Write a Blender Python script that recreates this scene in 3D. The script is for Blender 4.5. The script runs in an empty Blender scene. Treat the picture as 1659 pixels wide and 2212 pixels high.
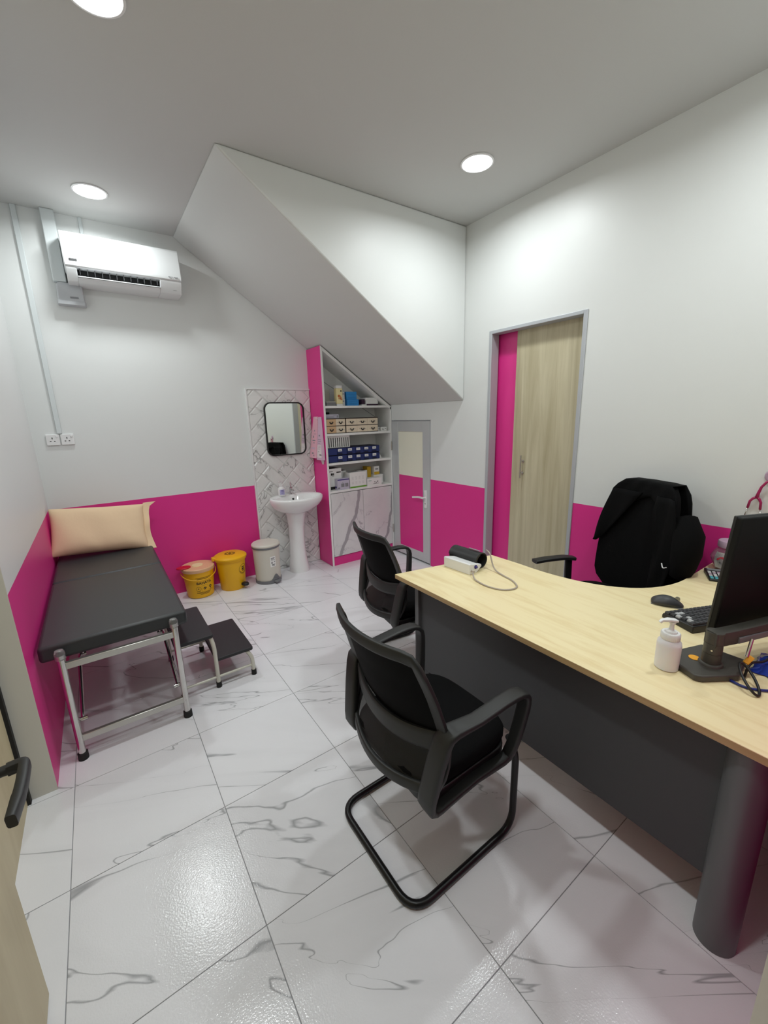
import bpy, bmesh, math, random
from mathutils import Vector, Matrix, Euler
random.seed(4)
PI = math.pi
SC = bpy.context.scene
COL = SC.collection

# ---------------------------------------------------------------- camera, world, exposure
cam = bpy.data.cameras.new('camera')
cam.sensor_fit = 'VERTICAL'
cam.sensor_height = 36.0
cam.lens = 36.0 * 879.49 / 2212
cam.clip_start = 0.02
cob = bpy.data.objects.new('camera', cam)
COL.objects.link(cob)
cob.matrix_world = Matrix(((0.816528, 0.155565, -0.555951, 0.386481),
                           (-0.576638, 0.173468, -0.798372, -4.22603),
                           (-0.027759, 0.972475, 0.231346, 1.65),
                           (0, 0, 0, 1)))
SC.camera = cob
SC.view_settings.view_transform = 'Standard'
SC.view_settings.look = 'None'
SC.view_settings.exposure = 0.0
SC.view_settings.gamma = 1.0
SC.view_settings.use_curve_mapping = False
w = bpy.data.worlds.new('world'); SC.world = w; w.use_nodes = True
w.node_tree.nodes['Background'].inputs[0].default_value = (0.9, 0.95, 1, 1)
w.node_tree.nodes['Background'].inputs[1].default_value = 0.15
LAMP_W, LAMP_SPREAD = 10.8, 166   # watts and beam angle of every round downlight

# ---------------------------------------------------------------- room numbers (metres)
XR, H = 3.247, 3.185          # right wall, ceiling
YF = -4.181                   # inner face of the front wall (doorway where the photographer stands)
YP = -2.059                   # end of the left pier
ZP = 0.973                    # top of the pink dado
SW, SX, SZ = 1.463, 1.206, 1.758   # stair width, where soffit meets ceiling, soffit height at right wall

# ---------------------------------------------------------------- materials
def lin(c):
    c = c.lstrip('#'); o = []
    for i in (0, 2, 4):
        v = int(c[i:i+2], 16) / 255
        o.append(v / 12.92 if v <= .04045 else ((v + .055) / 1.055) ** 2.4)
    return (*o, 1)

def mat(name, col, rough=.5, metal=0, **k):
    m = bpy.data.materials.new(name); m.use_nodes = True
    nt = m.node_tree; b = nt.nodes['Principled BSDF']
    b.inputs['Base Color'].default_value = lin(col) if isinstance(col, str) else (*col, 1)
    b.inputs['Roughness'].default_value = rough
    b.inputs['Metallic'].default_value = metal
    for kk, v in k.items():
        if kk == 'bump': bump(m, *v)
        elif kk == 'grain': grain(m, *v)
        else: b.inputs[kk].default_value = v
    return m

def N(m, t, **k):
    n = m.node_tree.nodes.new(t)
    for a, v in k.items(): setattr(n, a, v)
    return n
def L(m, a, b): m.node_tree.links.new(a, b)
def B(m): return m.node_tree.nodes['Principled BSDF']

def bump(m, scale, strength, dist=.002, detail=3):
    tc = N(m, 'ShaderNodeTexCoord'); nz = N(m, 'ShaderNodeTexNoise'); bp = N(m, 'ShaderNodeBump')
    nz.inputs['Scale'].default_value = scale; nz.inputs['Detail'].default_value = detail
    bp.inputs['Strength'].default_value = strength; bp.inputs['Distance'].default_value = dist
    L(m, tc.outputs['Object'], nz.inputs['Vector']); L(m, nz.outputs['Fac'], bp.inputs['Height'])
    L(m, bp.outputs['Normal'], B(m).inputs['Normal'])

def grain(m, c2, scale, amount=1, lo=.35, hi=.7):
    """streaky wood figure: noise stretched by a scale vector"""
    tc = N(m, 'ShaderNodeTexCoord'); mp = N(m, 'ShaderNodeMapping'); nz = N(m, 'ShaderNodeTexNoise')
    mp.inputs['Scale'].default_value = scale
    nz.inputs['Scale'].default_value = 1; nz.inputs['Detail'].default_value = 5
    nz.inputs['Distortion'].default_value = .6; nz.inputs['Roughness'].default_value = .6
    r = N(m, 'ShaderNodeMapRange'); r.inputs[1].default_value = lo; r.inputs[2].default_value = hi
    mx = N(m, 'ShaderNodeMix', data_type='RGBA')
    mx.inputs[6].default_value = B(m).inputs['Base Color'].default_value[:]
    mx.inputs[7].default_value = lin(c2)
    L(m, tc.outputs['Object'], mp.inputs['Vector']); L(m, mp.outputs[0], nz.inputs['Vector'])
    L(m, nz.outputs['Fac'], r.inputs[0])
    mm = N(m, 'ShaderNodeMath', operation='MULTIPLY'); mm.inputs[1].default_value = amount
    L(m, r.outputs[0], mm.inputs[0]); L(m, mm.outputs[0], mx.inputs[0])
    L(m, mx.outputs[2], B(m).inputs['Base Color'])

def dado(name):
    """white wall paint with a pink painted dado up to ZP (wall meshes are in world coordinates)"""
    m = mat(name, '#e6e6e6', .42)
    tc = N(m, 'ShaderNodeTexCoord'); sp = N(m, 'ShaderNodeSeparateXYZ'); lt = N(m, 'ShaderNodeMath', operation='LESS_THAN')
    nz = N(m, 'ShaderNodeTexNoise'); nz.inputs['Scale'].default_value = 5
    ad = N(m, 'ShaderNodeMath', operation='MULTIPLY_ADD'); ad.inputs[1].default_value = .004
    lt.inputs[1].default_value = ZP + .002
    mx = N(m, 'ShaderNodeMix', data_type='RGBA'); mx.inputs[6].default_value = lin(WHITE); mx.inputs[7].default_value = lin(PINK)
    L(m, tc.outputs['Object'], sp.inputs[0]); L(m, tc.outputs['Object'], nz.inputs['Vector'])
    L(m, nz.outputs['Fac'], ad.inputs[0]); L(m, sp.outputs[2], ad.inputs[2]); L(m, ad.outputs[0], lt.inputs[0])
    L(m, lt.outputs[0], mx.inputs[0]); L(m, mx.outputs[2], B(m).inputs['Base Color'])
    bp = N(m, 'ShaderNodeBump'); bp.inputs['Strength'].default_value = .25; bp.inputs['Distance'].default_value = .004
    n2 = N(m, 'ShaderNodeTexNoise'); n2.inputs['Scale'].default_value = 7; n2.inputs['Detail'].default_value = 4
    L(m, tc.outputs['Object'], n2.inputs['Vector']); L(m, n2.outputs['Fac'], bp.inputs['Height']); L(m, bp.outputs['Normal'], B(m).inputs['Normal'])
    return m

def marble(name, base, vein, stretch, width, density, rough, bumpy=0, rotz=.3, soft='#d9dbdd', detail=6, rgh=.55, prerot=0):
    """white marble with wandering grey veins; every tile is offset by its object's random number"""
    m = mat(name, base, rough)
    tc = N(m, 'ShaderNodeTexCoord'); oi = N(m, 'ShaderNodeObjectInfo'); mp = N(m, 'ShaderNodeMapping')
    off = N(m, 'ShaderNodeMath', operation='MULTIPLY'); off.inputs[1].default_value = 37.0
    cb = N(m, 'ShaderNodeCombineXYZ')
    L(m, oi.outputs['Random'], off.inputs[0]); L(m, off.outputs[0], cb.inputs[0]); L(m, off.outputs[0], cb.inputs[1])
    va = N(m, 'ShaderNodeVectorMath', operation='ADD')
    mp.inputs['Rotation'].default_value = (0, 0, rotz); mp.inputs['Scale'].default_value = stretch
    pre = N(m, 'ShaderNodeMapping'); pre.inputs['Rotation'].default_value = (0, 0, prerot)
    L(m, tc.outputs['Object'], pre.inputs['Vector']); L(m, pre.outputs[0], mp.inputs['Vector']); L(m, mp.outputs[0], va.inputs[0]); L(m, cb.outputs[0], va.inputs[1])
    n1 = N(m, 'ShaderNodeTexNoise'); n1.inputs['Scale'].default_value = density; n1.inputs['Detail'].default_value = detail
    n1.inputs['Roughness'].default_value = rgh; n1.inputs['Distortion'].default_value = .9
    L(m, va.outputs[0], n1.inputs['Vector'])
    s = N(m, 'ShaderNodeMath', operation='SUBTRACT'); s.inputs[1].default_value = .5
    a = N(m, 'ShaderNodeMath', operation='ABSOLUTE'); L(m, n1.outputs['Fac'], s.inputs[0]); L(m, s.outputs[0], a.inputs[0])
    n2 = N(m, 'ShaderNodeTexNoise'); n2.inputs['Scale'].default_value = density * 1.7; n2.inputs['Detail'].default_value = 2
    L(m, va.outputs[0], n2.inputs['Vector'])
    wr = N(m, 'ShaderNodeMapRange'); wr.inputs[1].default_value = .42; wr.inputs[2].default_value = .7
    wr.inputs[3].default_value = 0.0005; wr.inputs[4].default_value = width
    L(m, n2.outputs['Fac'], wr.inputs[0])
    v = N(m, 'ShaderNodeMapRange'); v.inputs[1].default_value = 0
    L(m, wr.outputs[0], v.inputs[2]); v.inputs[3].default_value = 1; v.inputs[4].default_value = 0
    L(m, a.outputs[0], v.inputs[0])
    halo = N(m, 'ShaderNodeMapRange'); halo.inputs[1].default_value = 0; halo.inputs[2].default_value = .09
    halo.inputs[3].default_value = .55; halo.inputs[4].default_value = 0; L(m, a.outputs[0], halo.inputs[0])
    hm = N(m, 'ShaderNodeMath', operation='MULTIPLY'); L(m, halo.outputs[0], hm.inputs[0]); L(m, n2.outputs['Fac'], hm.inputs[1])
    m1 = N(m, 'ShaderNodeMix', data_type='RGBA'); m1.inputs[6].default_value = lin(base); m1.inputs[7].default_value = lin(soft)
    L(m, hm.outputs[0], m1.inputs[0])
    m2 = N(m, 'ShaderNodeMix', data_type='RGBA'); m2.inputs[7].default_value = lin(vein)
    L(m, m1.outputs[2], m2.inputs[6]); L(m, v.outputs[0], m2.inputs[0]); L(m, m2.outputs[2], B(m).inputs['Base Color'])
    if bumpy:
        n3 = N(m, 'ShaderNodeTexNoise'); n3.inputs['Scale'].default_value = 170; n3.inputs['Detail'].default_value = 2
        bp = N(m, 'ShaderNodeBump'); bp.inputs['Strength'].default_value = bumpy; bp.inputs['Distance'].default_value = .001
        L(m, tc.outputs['Object'], n3.inputs['Vector']); L(m, n3.outputs['Fac'], bp.inputs['Height']); L(m, bp.outputs['Normal'], B(m).inputs['Normal'])
    return m

WHITE, PINK = '#e4e6e5', '#e63490'
M = {}
M['wall'] = dado('wall_paint')
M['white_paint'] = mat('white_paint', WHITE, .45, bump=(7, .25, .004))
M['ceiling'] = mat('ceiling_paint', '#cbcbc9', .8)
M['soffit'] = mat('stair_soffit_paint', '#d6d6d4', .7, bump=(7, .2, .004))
M['lining'] = mat('pale_door_lining', '#f3ebe2', .45)
M['pink'] = mat('pink_laminate', PINK, .35)
M['tile'] = marble('floor_marble', '#ececf0', '#a8a9ad', (.42, 1.75, 1), .017, 1.35, .15, .5, rotz=0, soft='#dbdbdf', detail=4.5, rgh=.5, prerot=.56)
M['grout'] = mat('grout', '#9d9da0', .8)
M['white_grout'] = mat('white_grout', '#dededc', .8)
M['splash'] = marble('splash_marble', '#ebebe9', '#9a9998', (1, 1.6, 1), .024, 2.2, .18, rotz=.9, soft='#d2d3d2')
M['alu'] = mat('grey_frame_paint', '#b9bcc1', .4, .15)
M['alu_dark'] = mat('satin_aluminium', '#cdcfd1', .38, .2)
M['jamb_paint'] = mat('warm_grey_jamb_paint', '#dad8cf', .5)
M['beige'] = mat('pale_door_laminate', '#d6c9a6', .5, grain=('#c4b48e', (9, 9, 1.1), .7))
M['wood_door'] = mat('ash_laminate', '#cfc6a9', .45, grain=('#ada282', (14, 14, .8), .9))
M['cream'] = mat('cream_panel', '#f6f4e2', .4)
M['maple'] = mat('maple_laminate', '#f8e8ba', .36, grain=('#e0c48a', (22, 2.6, 10), .7, .46, .8))
M['edge'] = mat('maple_edge', '#c2a477', .5, grain=('#a98a5f', (4, 2, 60), .6))
M['charcoal'] = mat('charcoal_laminate', '#434447', .5, bump=(200, .15, .001))
M['grey_metal'] = mat('grey_metal', '#6d6e70', .45, .3)
M['black_plastic'] = mat('black_plastic', '#1b1b1c', .42)
M['black_soft'] = mat('black_soft_plastic', '#252626', .5)
M['black_fabric'] = mat('black_fabric', '#070708', .9, **{'Specular IOR Level': .15}, bump=(400, .5, .001))
M['black_metal'] = mat('black_metal', '#141415', .35, .2)
M['vinyl'] = mat('grey_black_vinyl', '#303234', .42, bump=(260, .18, .0008))
M['step_rubber'] = mat('black_tread', '#242427', .55, bump=(300, .3, .001))
M['steel'] = mat('polished_steel', '#cfcdca', .12, 1)
M['steel_satin'] = mat('satin_steel', '#c9c8c2', .3, .85)
M['white_metal'] = mat('ivory_tube', '#d6d4c8', .35, .2)
M['rubber'] = mat('black_rubber', '#171717', .7)
M['clear'] = mat('clear_plastic', '#e8e8e8', .12, 0, **{'Transmission Weight': .85})
M['pillow'] = mat('beige_pillowcase', '#e3c6a3', .85, bump=(35, .2, .004))
M['ceramic'] = mat('white_ceramic', '#f0f0f0', .08)
M['chrome'] = mat('chrome', '#d4d4d4', .08, 1)
M['mirror'] = mat('mirror_glass', '#e8ecea', .01, 1)
M['yellow'] = mat('yellow_plastic', '#f2b705', .38)
M['yellow_pale'] = mat('pale_translucent_lid', '#e9b98f', .4)
M['red'] = mat('red_plastic', '#cf1730', .4)
M['ink'] = mat('black_print', '#1c1a14', .6)
M['ink_grey'] = mat('grey_print', '#8b8d90', .6)
M['white_plastic'] = mat('white_plastic', '#ececec', .35)
M['warm_plastic'] = mat('warm_white_plastic', '#d7d2c6', .4)
M['grey_plastic'] = mat('grey_plastic', '#77787b', .45)
M['ac_white'] = mat('air_conditioner_white', '#e9ebec', .28)
M['ac_grey'] = mat('light_grey_plastic', '#c4c6ca', .4)
M['trunk'] = mat('white_trunking', '#d9dfe0', .4)
M['dark'] = mat('dark_cavity', '#1b1c1f', .6)
M['paper_white'] = mat('white_card', '#f3f3f1', .6)
M['paper_grey'] = mat('grey_card', '#b9b7ae', .6)
M['paper_cream'] = mat('cream_card', '#ecdcc4', .6)
M['paper_tan'] = mat('tan_card', '#d8b48d', .6)
M['brown'] = mat('dark_brown_frame', '#33231f', .5)
M['blue'] = mat('blue_card', '#2f8fd8', .5)
M['blue_dark'] = mat('dark_blue_card', '#1f6fb5', .5)
M['navy'] = mat('navy_fabric', '#20306e', .6)
M['navy_dark'] = mat('dark_navy_fabric', '#161b38', .7)
M['purple_dark'] = mat('dark_purple_card', '#371c36', .6)
M['lilac'] = mat('lilac_card', '#c9c4d6', .6)
M['violet'] = mat('violet_print', '#4a3f86', .6)
M['green'] = mat('green_print', '#6fa63b', .6)
M['teal'] = mat('teal_print', '#4f9d84', .6)
M['ochre'] = mat('ochre_card', '#d8b12c', .6)
M['orange'] = mat('orange_print', '#cf6a35', .6)
M['pale_yellow'] = mat('pale_yellow_plastic', '#f4e6b0', .35)
M['bag_pink'] = mat('pale_pink_paper', '#f0b6c6', .55)
M['bag_lilac'] = mat('pale_lilac_paper', '#dcb9cf', .55)
M['bag_white'] = mat('pinkish_white_paper', '#eedfe2', .55)
M['lavender'] = mat('lavender_label', '#b9b4dc', .5)
M['tube_grey'] = mat('grey_tube', '#b3a79c', .45)
M['screen_black'] = mat('black_panel', '#070808', .6, **{'Specular IOR Level': .3})
M['arm_grey'] = mat('dark_warm_grey', '#46443f', .45)
M['amber'] = mat('amber_label', '#f0a92a', .5)
M['cable_blue'] = mat('blue_cable', '#23307c', .4)
M['bag_blue'] = mat('blue_film', '#2a3f9e', .15)
M['key_grey'] = mat('grey_keys', '#3a3b3e', .45)
M['key_light'] = mat('light_key', '#b8b9ba', .45)
M['cyan'] = mat('cyan_keys', '#58b7c4', .45)
M['magenta'] = mat('magenta_rubber', '#a81f5d', .35)
M['mauve'] = mat('mauve_plastic', '#b79cb1', .4)
M['jar'] = mat('clear_jar', '#f3eef4', .06, 0, **{'Transmission Weight': .9, 'IOR': 1.3})
M['candy_red'] = mat('red_wrapper', '#c8283a', .3)
M['candy_blue'] = mat('blue_wrapper', '#4c62a8', .3)
M['candy_orange'] = mat('orange_wrapper', '#e59a35', .3)
M['bottle'] = mat('milky_plastic', '#e9e7ea', .4, 0, **{'Subsurface Weight': .15})
M['cushion_mesh'] = mat('black_net', '#050506', .8, **{'Specular IOR Level': .12}, bump=(500, .5, .001))

def net_material():
    """open black net of a chair back: some light passes between the threads"""
    m = M['net'] = mat('black_open_net', '#111213', .55)
    t = N(m, 'ShaderNodeBsdfTransparent'); mx = N(m, 'ShaderNodeMixShader'); mx.inputs[0].default_value = .86
    out = m.node_tree.nodes['Material Output']
    L(m, t.outputs[0], mx.inputs[1]); L(m, B(m).outputs[0], mx.inputs[2]); L(m, mx.outputs[0], out.inputs[0])
net_material()
def glow_material():
    m = M['glow'] = mat('lamp_diffuser', '#ffffff', .5)
    B(m).inputs['Emission Color'].default_value = (.965, 1, 1.0, 1)
    B(m).inputs['Emission Strength'].default_value = 6.0
glow_material()
def cabinet_marble(name, pts, wid):
    """marble print with one bold grey vein that follows a polyline (local x,z) plus fine veins"""
    m = marble(name, '#e4e4e4', '#b0aeb2', (1, 1, 1), .012, 2.3, .3, rotz=.5, soft='#d3d3d6')
    src = B(m).inputs['Base Color'].links[0].from_socket
    tc = N(m, 'ShaderNodeTexCoord'); sp = N(m, 'ShaderNodeSeparateXYZ')
    nz = N(m, 'ShaderNodeTexNoise'); nz.inputs['Scale'].default_value = 6; nz.inputs['Detail'].default_value = 4
    L(m, tc.outputs['Object'], nz.inputs['Vector'])
    L(m, tc.outputs['Object'], sp.inputs[0])
    cv = N(m, 'ShaderNodeFloatCurve'); c = cv.mapping.curves[0]
    c.points[0].location = pts[0]; c.points[1].location = pts[-1]
    for q in pts[1:-1]: c.points.new(*q)
    cv.mapping.update()
    L(m, sp.outputs[2], cv.inputs[1])
    d = N(m, 'ShaderNodeMath', operation='SUBTRACT'); L(m, sp.outputs[0], d.inputs[0]); L(m, cv.outputs[0], d.inputs[1])
    e = N(m, 'ShaderNodeMath', operation='MULTIPLY_ADD'); e.inputs[1].default_value = .09; L(m, nz.outputs['Fac'], e.inputs[0]); L(m, d.outputs[0], e.inputs[2])
    e2 = N(m, 'ShaderNodeMath', operation='SUBTRACT'); e2.inputs[1].default_value = .045; L(m, e.outputs[0], e2.inputs[0])
    a = N(m, 'ShaderNodeMath', operation='ABSOLUTE'); L(m, e2.outputs[0], a.inputs[0])
    r = N(m, 'ShaderNodeMapRange'); r.inputs[1].default_value = wid * .7; r.inputs[2].default_value = wid; r.inputs[3].default_value = .95; r.inputs[4].default_value = 0
    L(m, a.outputs[0], r.inputs[0])
    mx = N(m, 'ShaderNodeMix', data_type='RGBA'); mx.inputs[7].default_value = lin('#a6a4a8')
    L(m, src, mx.inputs[6]); L(m, r.outputs[0], mx.inputs[0]); L(m, mx.outputs[2], B(m).inputs['Base Color'])
    return m
M['door_marble'] = cabinet_marble('bold_vein_marble_a', [(0, .04), (.2, .12), (.45, .24), (.62, .32), (1, .36)], .024)
M['door_marble_b'] = cabinet_marble('bold_vein_marble_b', [(0, .22), (.15, .27), (.3, .34), (.5, .39), (1, .42)], .02)

# ---------------------------------------------------------------- mesh helpers
def nb(): return bmesh.new()

def box(bm, x0, x1, y0, y1, z0, z1, mi=0):
    v = [bm.verts.new((x, y, z)) for z in (z0, z1) for y in (y0, y1) for x in (x0, x1)]
    for f in ((0, 2, 3, 1), (4, 5, 7, 6), (0, 1, 5, 4), (2, 6, 7, 3), (0, 4, 6, 2), (1, 3, 7, 5)):
        bm.faces.new([v[i] for i in f]).material_index = mi
    return bm

def loft(bm, rings, cap=True, closed=False, loop=True):
    R = [[bm.verts.new(p) for p in r] for r in rings]
    n = len(R[0]); m = len(R)
    for i in range(m if closed else m - 1):
        a, b = R[i], R[(i + 1) % m]
        for j in range(n if loop else n - 1):
            k = (j + 1) % n
            try: bm.faces.new((a[j], a[k], b[k], b[j]))
            except ValueError: pass
    if cap and not closed and loop:
        bm.faces.new(R[0][::-1]); bm.faces.new(R[-1])
    return bm

def frame_path(pts, closed=False):
    P = [Vector(p) for p in pts]; n = len(P); T = []
    for i in range(n):
        a = P[i - 1] if (i or closed) else P[i]
        b = P[(i + 1) % n] if (i < n - 1 or closed) else P[i]
        T.append((b - a).normalized())
    return P, T

def tube(bm, pts, r, seg=10, closed=False, cap=True):
    P, T = frame_path(pts, closed)
    up = Vector((0, 0, 1))
    if abs(T[0].dot(up)) > .95: up = Vector((1, 0, 0))
    n = (up - T[0] * up.dot(T[0])).normalized(); rings = []
    for i, (p, t) in enumerate(zip(P, T)):
        n = (n - t * n.dot(t)); n.normalize()
        b = t.cross(n)
        rr = r[i] if isinstance(r, (list, tuple)) else r
        rings.append([p + n * math.cos(2 * PI * k / seg) * rr + b * math.sin(2 * PI * k / seg) * rr for k in range(seg)])
    return loft(bm, rings, cap, closed)

def bar(bm, pts, wide, thick, wdir, closed=False, seg=12, e=.45):
    """sweep a rounded-rectangle section; wdir = direction (or list) of the wide side"""
    P, T = frame_path(pts, closed); rings = []
    for i, (p, t) in enumerate(zip(P, T)):
        d = Vector(wdir[i] if isinstance(wdir, list) else wdir)
        d = (d - t * d.dot(t)).normalized(); b = t.cross(d)
        ww = wide[i] if isinstance(wide, (list, tuple)) else wide
        tt = thick[i] if isinstance(thick, (list, tuple)) else thick
        ring = []
        for k in range(seg):
            a = 2 * PI * (k + .5) / seg; c, s = math.cos(a), math.sin(a)
            ring.append(p + d * (ww / 2 * math.copysign(abs(c) ** e, c)) + b * (tt / 2 * math.copysign(abs(s) ** e, s)))
        rings.append(ring)
    return loft(bm, rings, True, closed)

def rnd(pts, r, n=5):
    """round the inner corners of a polyline"""
    P = [Vector(p) for p in pts]; out = [P[0]]
    for i in range(1, len(P) - 1):
        a = P[i - 1] - P[i]; b = P[i + 1] - P[i]
        q = min(r, a.length * .49, b.length * .49)
        s, e = P[i] + a.normalized() * q, P[i] + b.normalized() * q
        for k in range(n + 1):
            u = k / n; out.append(s * (1 - u) ** 2 + P[i] * 2 * u * (1 - u) + e * u * u)
    out.append(P[-1]); return out

def lathe(bm, prof, seg=32, c=(0, 0), sx=1, sy=1, cap=True):
    return loft(bm, [[(c[0] + r * sx * math.cos(2 * PI * k / seg), c[1] + r * sy * math.sin(2 * PI * k / seg), z) for k in range(seg)] for r, z in prof], cap)

def cyl(bm, p0, p1, r0, r1=None, seg=20):
    return tube(bm, [p0, p1], [r0, r0 if r1 is None else r1], seg)

def prism(bm, poly, a, b, axis=2):
    def P(u, v, h): return {2: (u, v, h), 1: (u, h, v), 0: (h, u, v)}[axis]
    lo = [bm.verts.new(P(u, v, a)) for u, v in poly]; hi = [bm.verts.new(P(u, v, b)) for u, v in poly]
    n = len(poly); bm.faces.new(lo[::-1]); bm.faces.new(hi)
    for i in range(n): bm.faces.new((lo[i], lo[(i + 1) % n], hi[(i + 1) % n], hi[i]))
    return bm

def rrect(x0, x1, y0, y1, r, n=5):
    out = []
    for cx, cy, a in ((x1 - r, y1 - r, 0), (x0 + r, y1 - r, 90), (x0 + r, y0 + r, 180), (x1 - r, y0 + r, 270)):
        for k in range(n + 1):
            t = math.radians(a + 90 * k / n); out.append((cx + r * math.cos(t), cy + r * math.sin(t)))
    return out

def xform(bm, loc=(0, 0, 0), rot=(0, 0, 0)):
    bmesh.ops.transform(bm, matrix=Matrix.Translation(loc) @ Euler(rot).to_matrix().to_4x4(), verts=bm.verts)
    return bm

def obj(name, bm, m, parent=None, bevel=0, smooth=40, world=False, seg=2, sub=0):
    bmesh.ops.recalc_face_normals(bm, faces=bm.faces)
    if world and parent is not None:
        bmesh.ops.translate(bm, vec=-parent.location, verts=bm.verts)
    me = bpy.data.meshes.new(name); bm.to_mesh(me); bm.free()
    for q in (m if isinstance(m, list) else [m]): me.materials.append(M[q])
    if smooth:
        for p in me.polygons: p.use_smooth = True
        me.set_sharp_from_angle(angle=math.radians(smooth))
    o = bpy.data.objects.new(name, me); COL.objects.link(o)
    if parent is not None: o.parent = parent
    if bevel:
        b = o.modifiers.new('bevel', 'BEVEL'); b.width = bevel; b.segments = seg; b.limit_method = 'ANGLE'; b.angle_limit = math.radians(40)
    if sub:
        s = o.modifiers.new('sub', 'SUBSURF'); s.levels = sub; s.render_levels = sub
    return o

def thing(name, label, cat, loc=(0, 0, 0), rotz=0, group=None):
    o = bpy.data.objects.new(name, None); COL.objects.link(o)
    o.location = loc; o.rotation_euler = (0, 0, rotz); o.empty_display_size = .05
    o['label'] = label; o['category'] = cat
    if group: o['group'] = group
    return o

def tag(o, label, cat, group=None):
    o['label'] = label; o['category'] = cat
    if group: o['group'] = group
    return o

def struct(name, bm, m, parent=None, label=None, **k):
    o = obj(name, bm, m, parent, **k); o['kind'] = 'structure'
    if label: o['label'] = label
    return o

def dup(root, loc, rotz, label, group=None):
    r = root.copy(); COL.objects.link(r); r.location = loc; r.rotation_euler = (0, 0, rotz); r['label'] = label
    if group: r['group'] = group
    for ch in list(root.children):
        c = ch.copy(); COL.objects.link(c); c.parent = r
        for g in ch.children:
            d = g.copy(); COL.objects.link(d); d.parent = c
    return r

def text2d(s, size, bold=True):
    cu = bpy.data.curves.new('t', 'FONT'); cu.body = s; cu.size = size; cu.align_x = 'CENTER'; cu.align_y = 'CENTER'
    cu.resolution_u = 2
    if bold: cu.offset = size * .02
    o = bpy.data.objects.new('t', cu); COL.objects.link(o)
    dg = bpy.context.evaluated_depsgraph_get()
    me = bpy.data.meshes.new_from_object(o.evaluated_get(dg))
    bm = bmesh.new(); bm.from_mesh(me)
    bpy.data.objects.remove(o); bpy.data.curves.remove(cu); bpy.data.meshes.remove(me)
    for v in bm.verts: v.co.z = 0
    return bm

def rect2d(bm, x0, x1, y0, y1, n=1):
    for i in range(n):
        a, b = x0 + (x1 - x0) * i / n, x0 + (x1 - x0) * (i + 1) / n
        bm.faces.new([bm.verts.new(p) for p in ((a, y0, 0), (b, y0, 0), (b, y1, 0), (a, y1, 0))])
    return bm

def arc2d(bm, c, r0, r1, a0, a1, n=18):
    prev = None
    for k in range(n + 1):
        t = math.radians(a0 + (a1 - a0) * k / n)
        p = [bm.verts.new((c[0] + r * math.cos(t), c[1] + r * math.sin(t), 0)) for r in (r0, r1)]
        if prev: bm.faces.new((prev[0], prev[1], p[1], p[0]))
        prev = p
    return bm

def biohazard(bm, c, s):
    for k in range(3):
        a = 90 + 120 * k; d = (c[0] + .33 * s * math.cos(math.radians(a)), c[1] + .33 * s * math.sin(math.radians(a)))
        arc2d(bm, d, .27 * s, .40 * s, a + 40, a + 320)
    arc2d(bm, c, .26 * s, .34 * s, 0, 360, 20)
    arc2d(bm, c, .04 * s, .12 * s, 0, 360, 12)
    return bm

def add2d(bm, other, dx=0, dy=0):
    me = bpy.data.meshes.new('t'); bmesh.ops.translate(other, vec=(dx, dy, 0), verts=other.verts)
    other.to_mesh(me); other.free(); bm.from_mesh(me); bpy.data.meshes.remove(me); return bm

def wrap(bm, rad, ang, z0):
    """bend a flat x/y print round a vertical round body: rad(z) = radius"""
    for v in bm.verts:
        z = z0 + v.co.y; r = rad(z) + .0008; a = ang + v.co.x / r
        v.co = (r * math.cos(a), r * math.sin(a), z)
    return bm

def onto(bm, o, u, v):
    """lay a flat print on a plane with origin o and axes u, v (lifted 0.8 mm)"""
    o, u, v = Vector(o), Vector(u).normalized(), Vector(v).normalized(); n = u.cross(v)
    for q in bm.verts: q.co = o + u * q.co.x + v * q.co.y + n * .0008
    return bm

# ================================================================ ROOM SHELL
# floor: grout bed with separate marble tiles
YC = -5.9
bm = nb(); box(bm, -.3, XR + .3, YC, .12, -.08, -.003)
floor = struct('floor', bm, 'grout', label='white marble tiled floor')
TX, TY, G = .5435, .528, .0013
bm = nb(); box(bm, -TX / 2 + G, TX / 2 - G, -TY / 2 + G, TY / 2 - G, -.009, 0)
proto = None
x0, y0 = .065, -2.095
for i in range(-1, 7):
    for j in range(-8, 5):
        cx, cy = x0 + TX * (i + .5), y0 + TY * (j + .5)
        if cy > TY * .45 or cx > XR + TX * .45 or cy < YC: continue
        if proto is None:
            proto = obj('tile', bm, 'tile', floor, bevel=.0007, seg=1); t = proto
        else:
            t = proto.copy(); COL.objects.link(t); t.parent = floor
        t.location = (cx, cy, random.uniform(-.0004, 0))
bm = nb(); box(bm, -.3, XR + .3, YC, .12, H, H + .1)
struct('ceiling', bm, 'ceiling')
# back wall (air conditioner wall)
bm = nb(); box(bm, -.12, XR + .12, 0, .12, 0, H); struct('wall_back', bm, 'wall')
# left wall: pier, then a recessed stretch clad in pale laminate behind the open door
bm = nb(); box(bm, -.12, 0, YP, 0, 0, H); struct('wall_left', bm, 'wall')
bm = nb(); box(bm, -.24, -.105, YC, YP, 0, H); struct('wall_left_recess', bm, 'beige')
bm = nb(); box(bm, -.105, .0008, YP - .004, YP, 0, 2.3); struct('trim_1', bm, 'jamb_paint', label='light grey end face of the left wall pier')
bm = nb(); box(bm, -.105, -.092, YP - .03, YP - .004, 0, 2.3); struct('trim_2', bm, 'rubber', label='black gasket strip beside the left pier')
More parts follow.
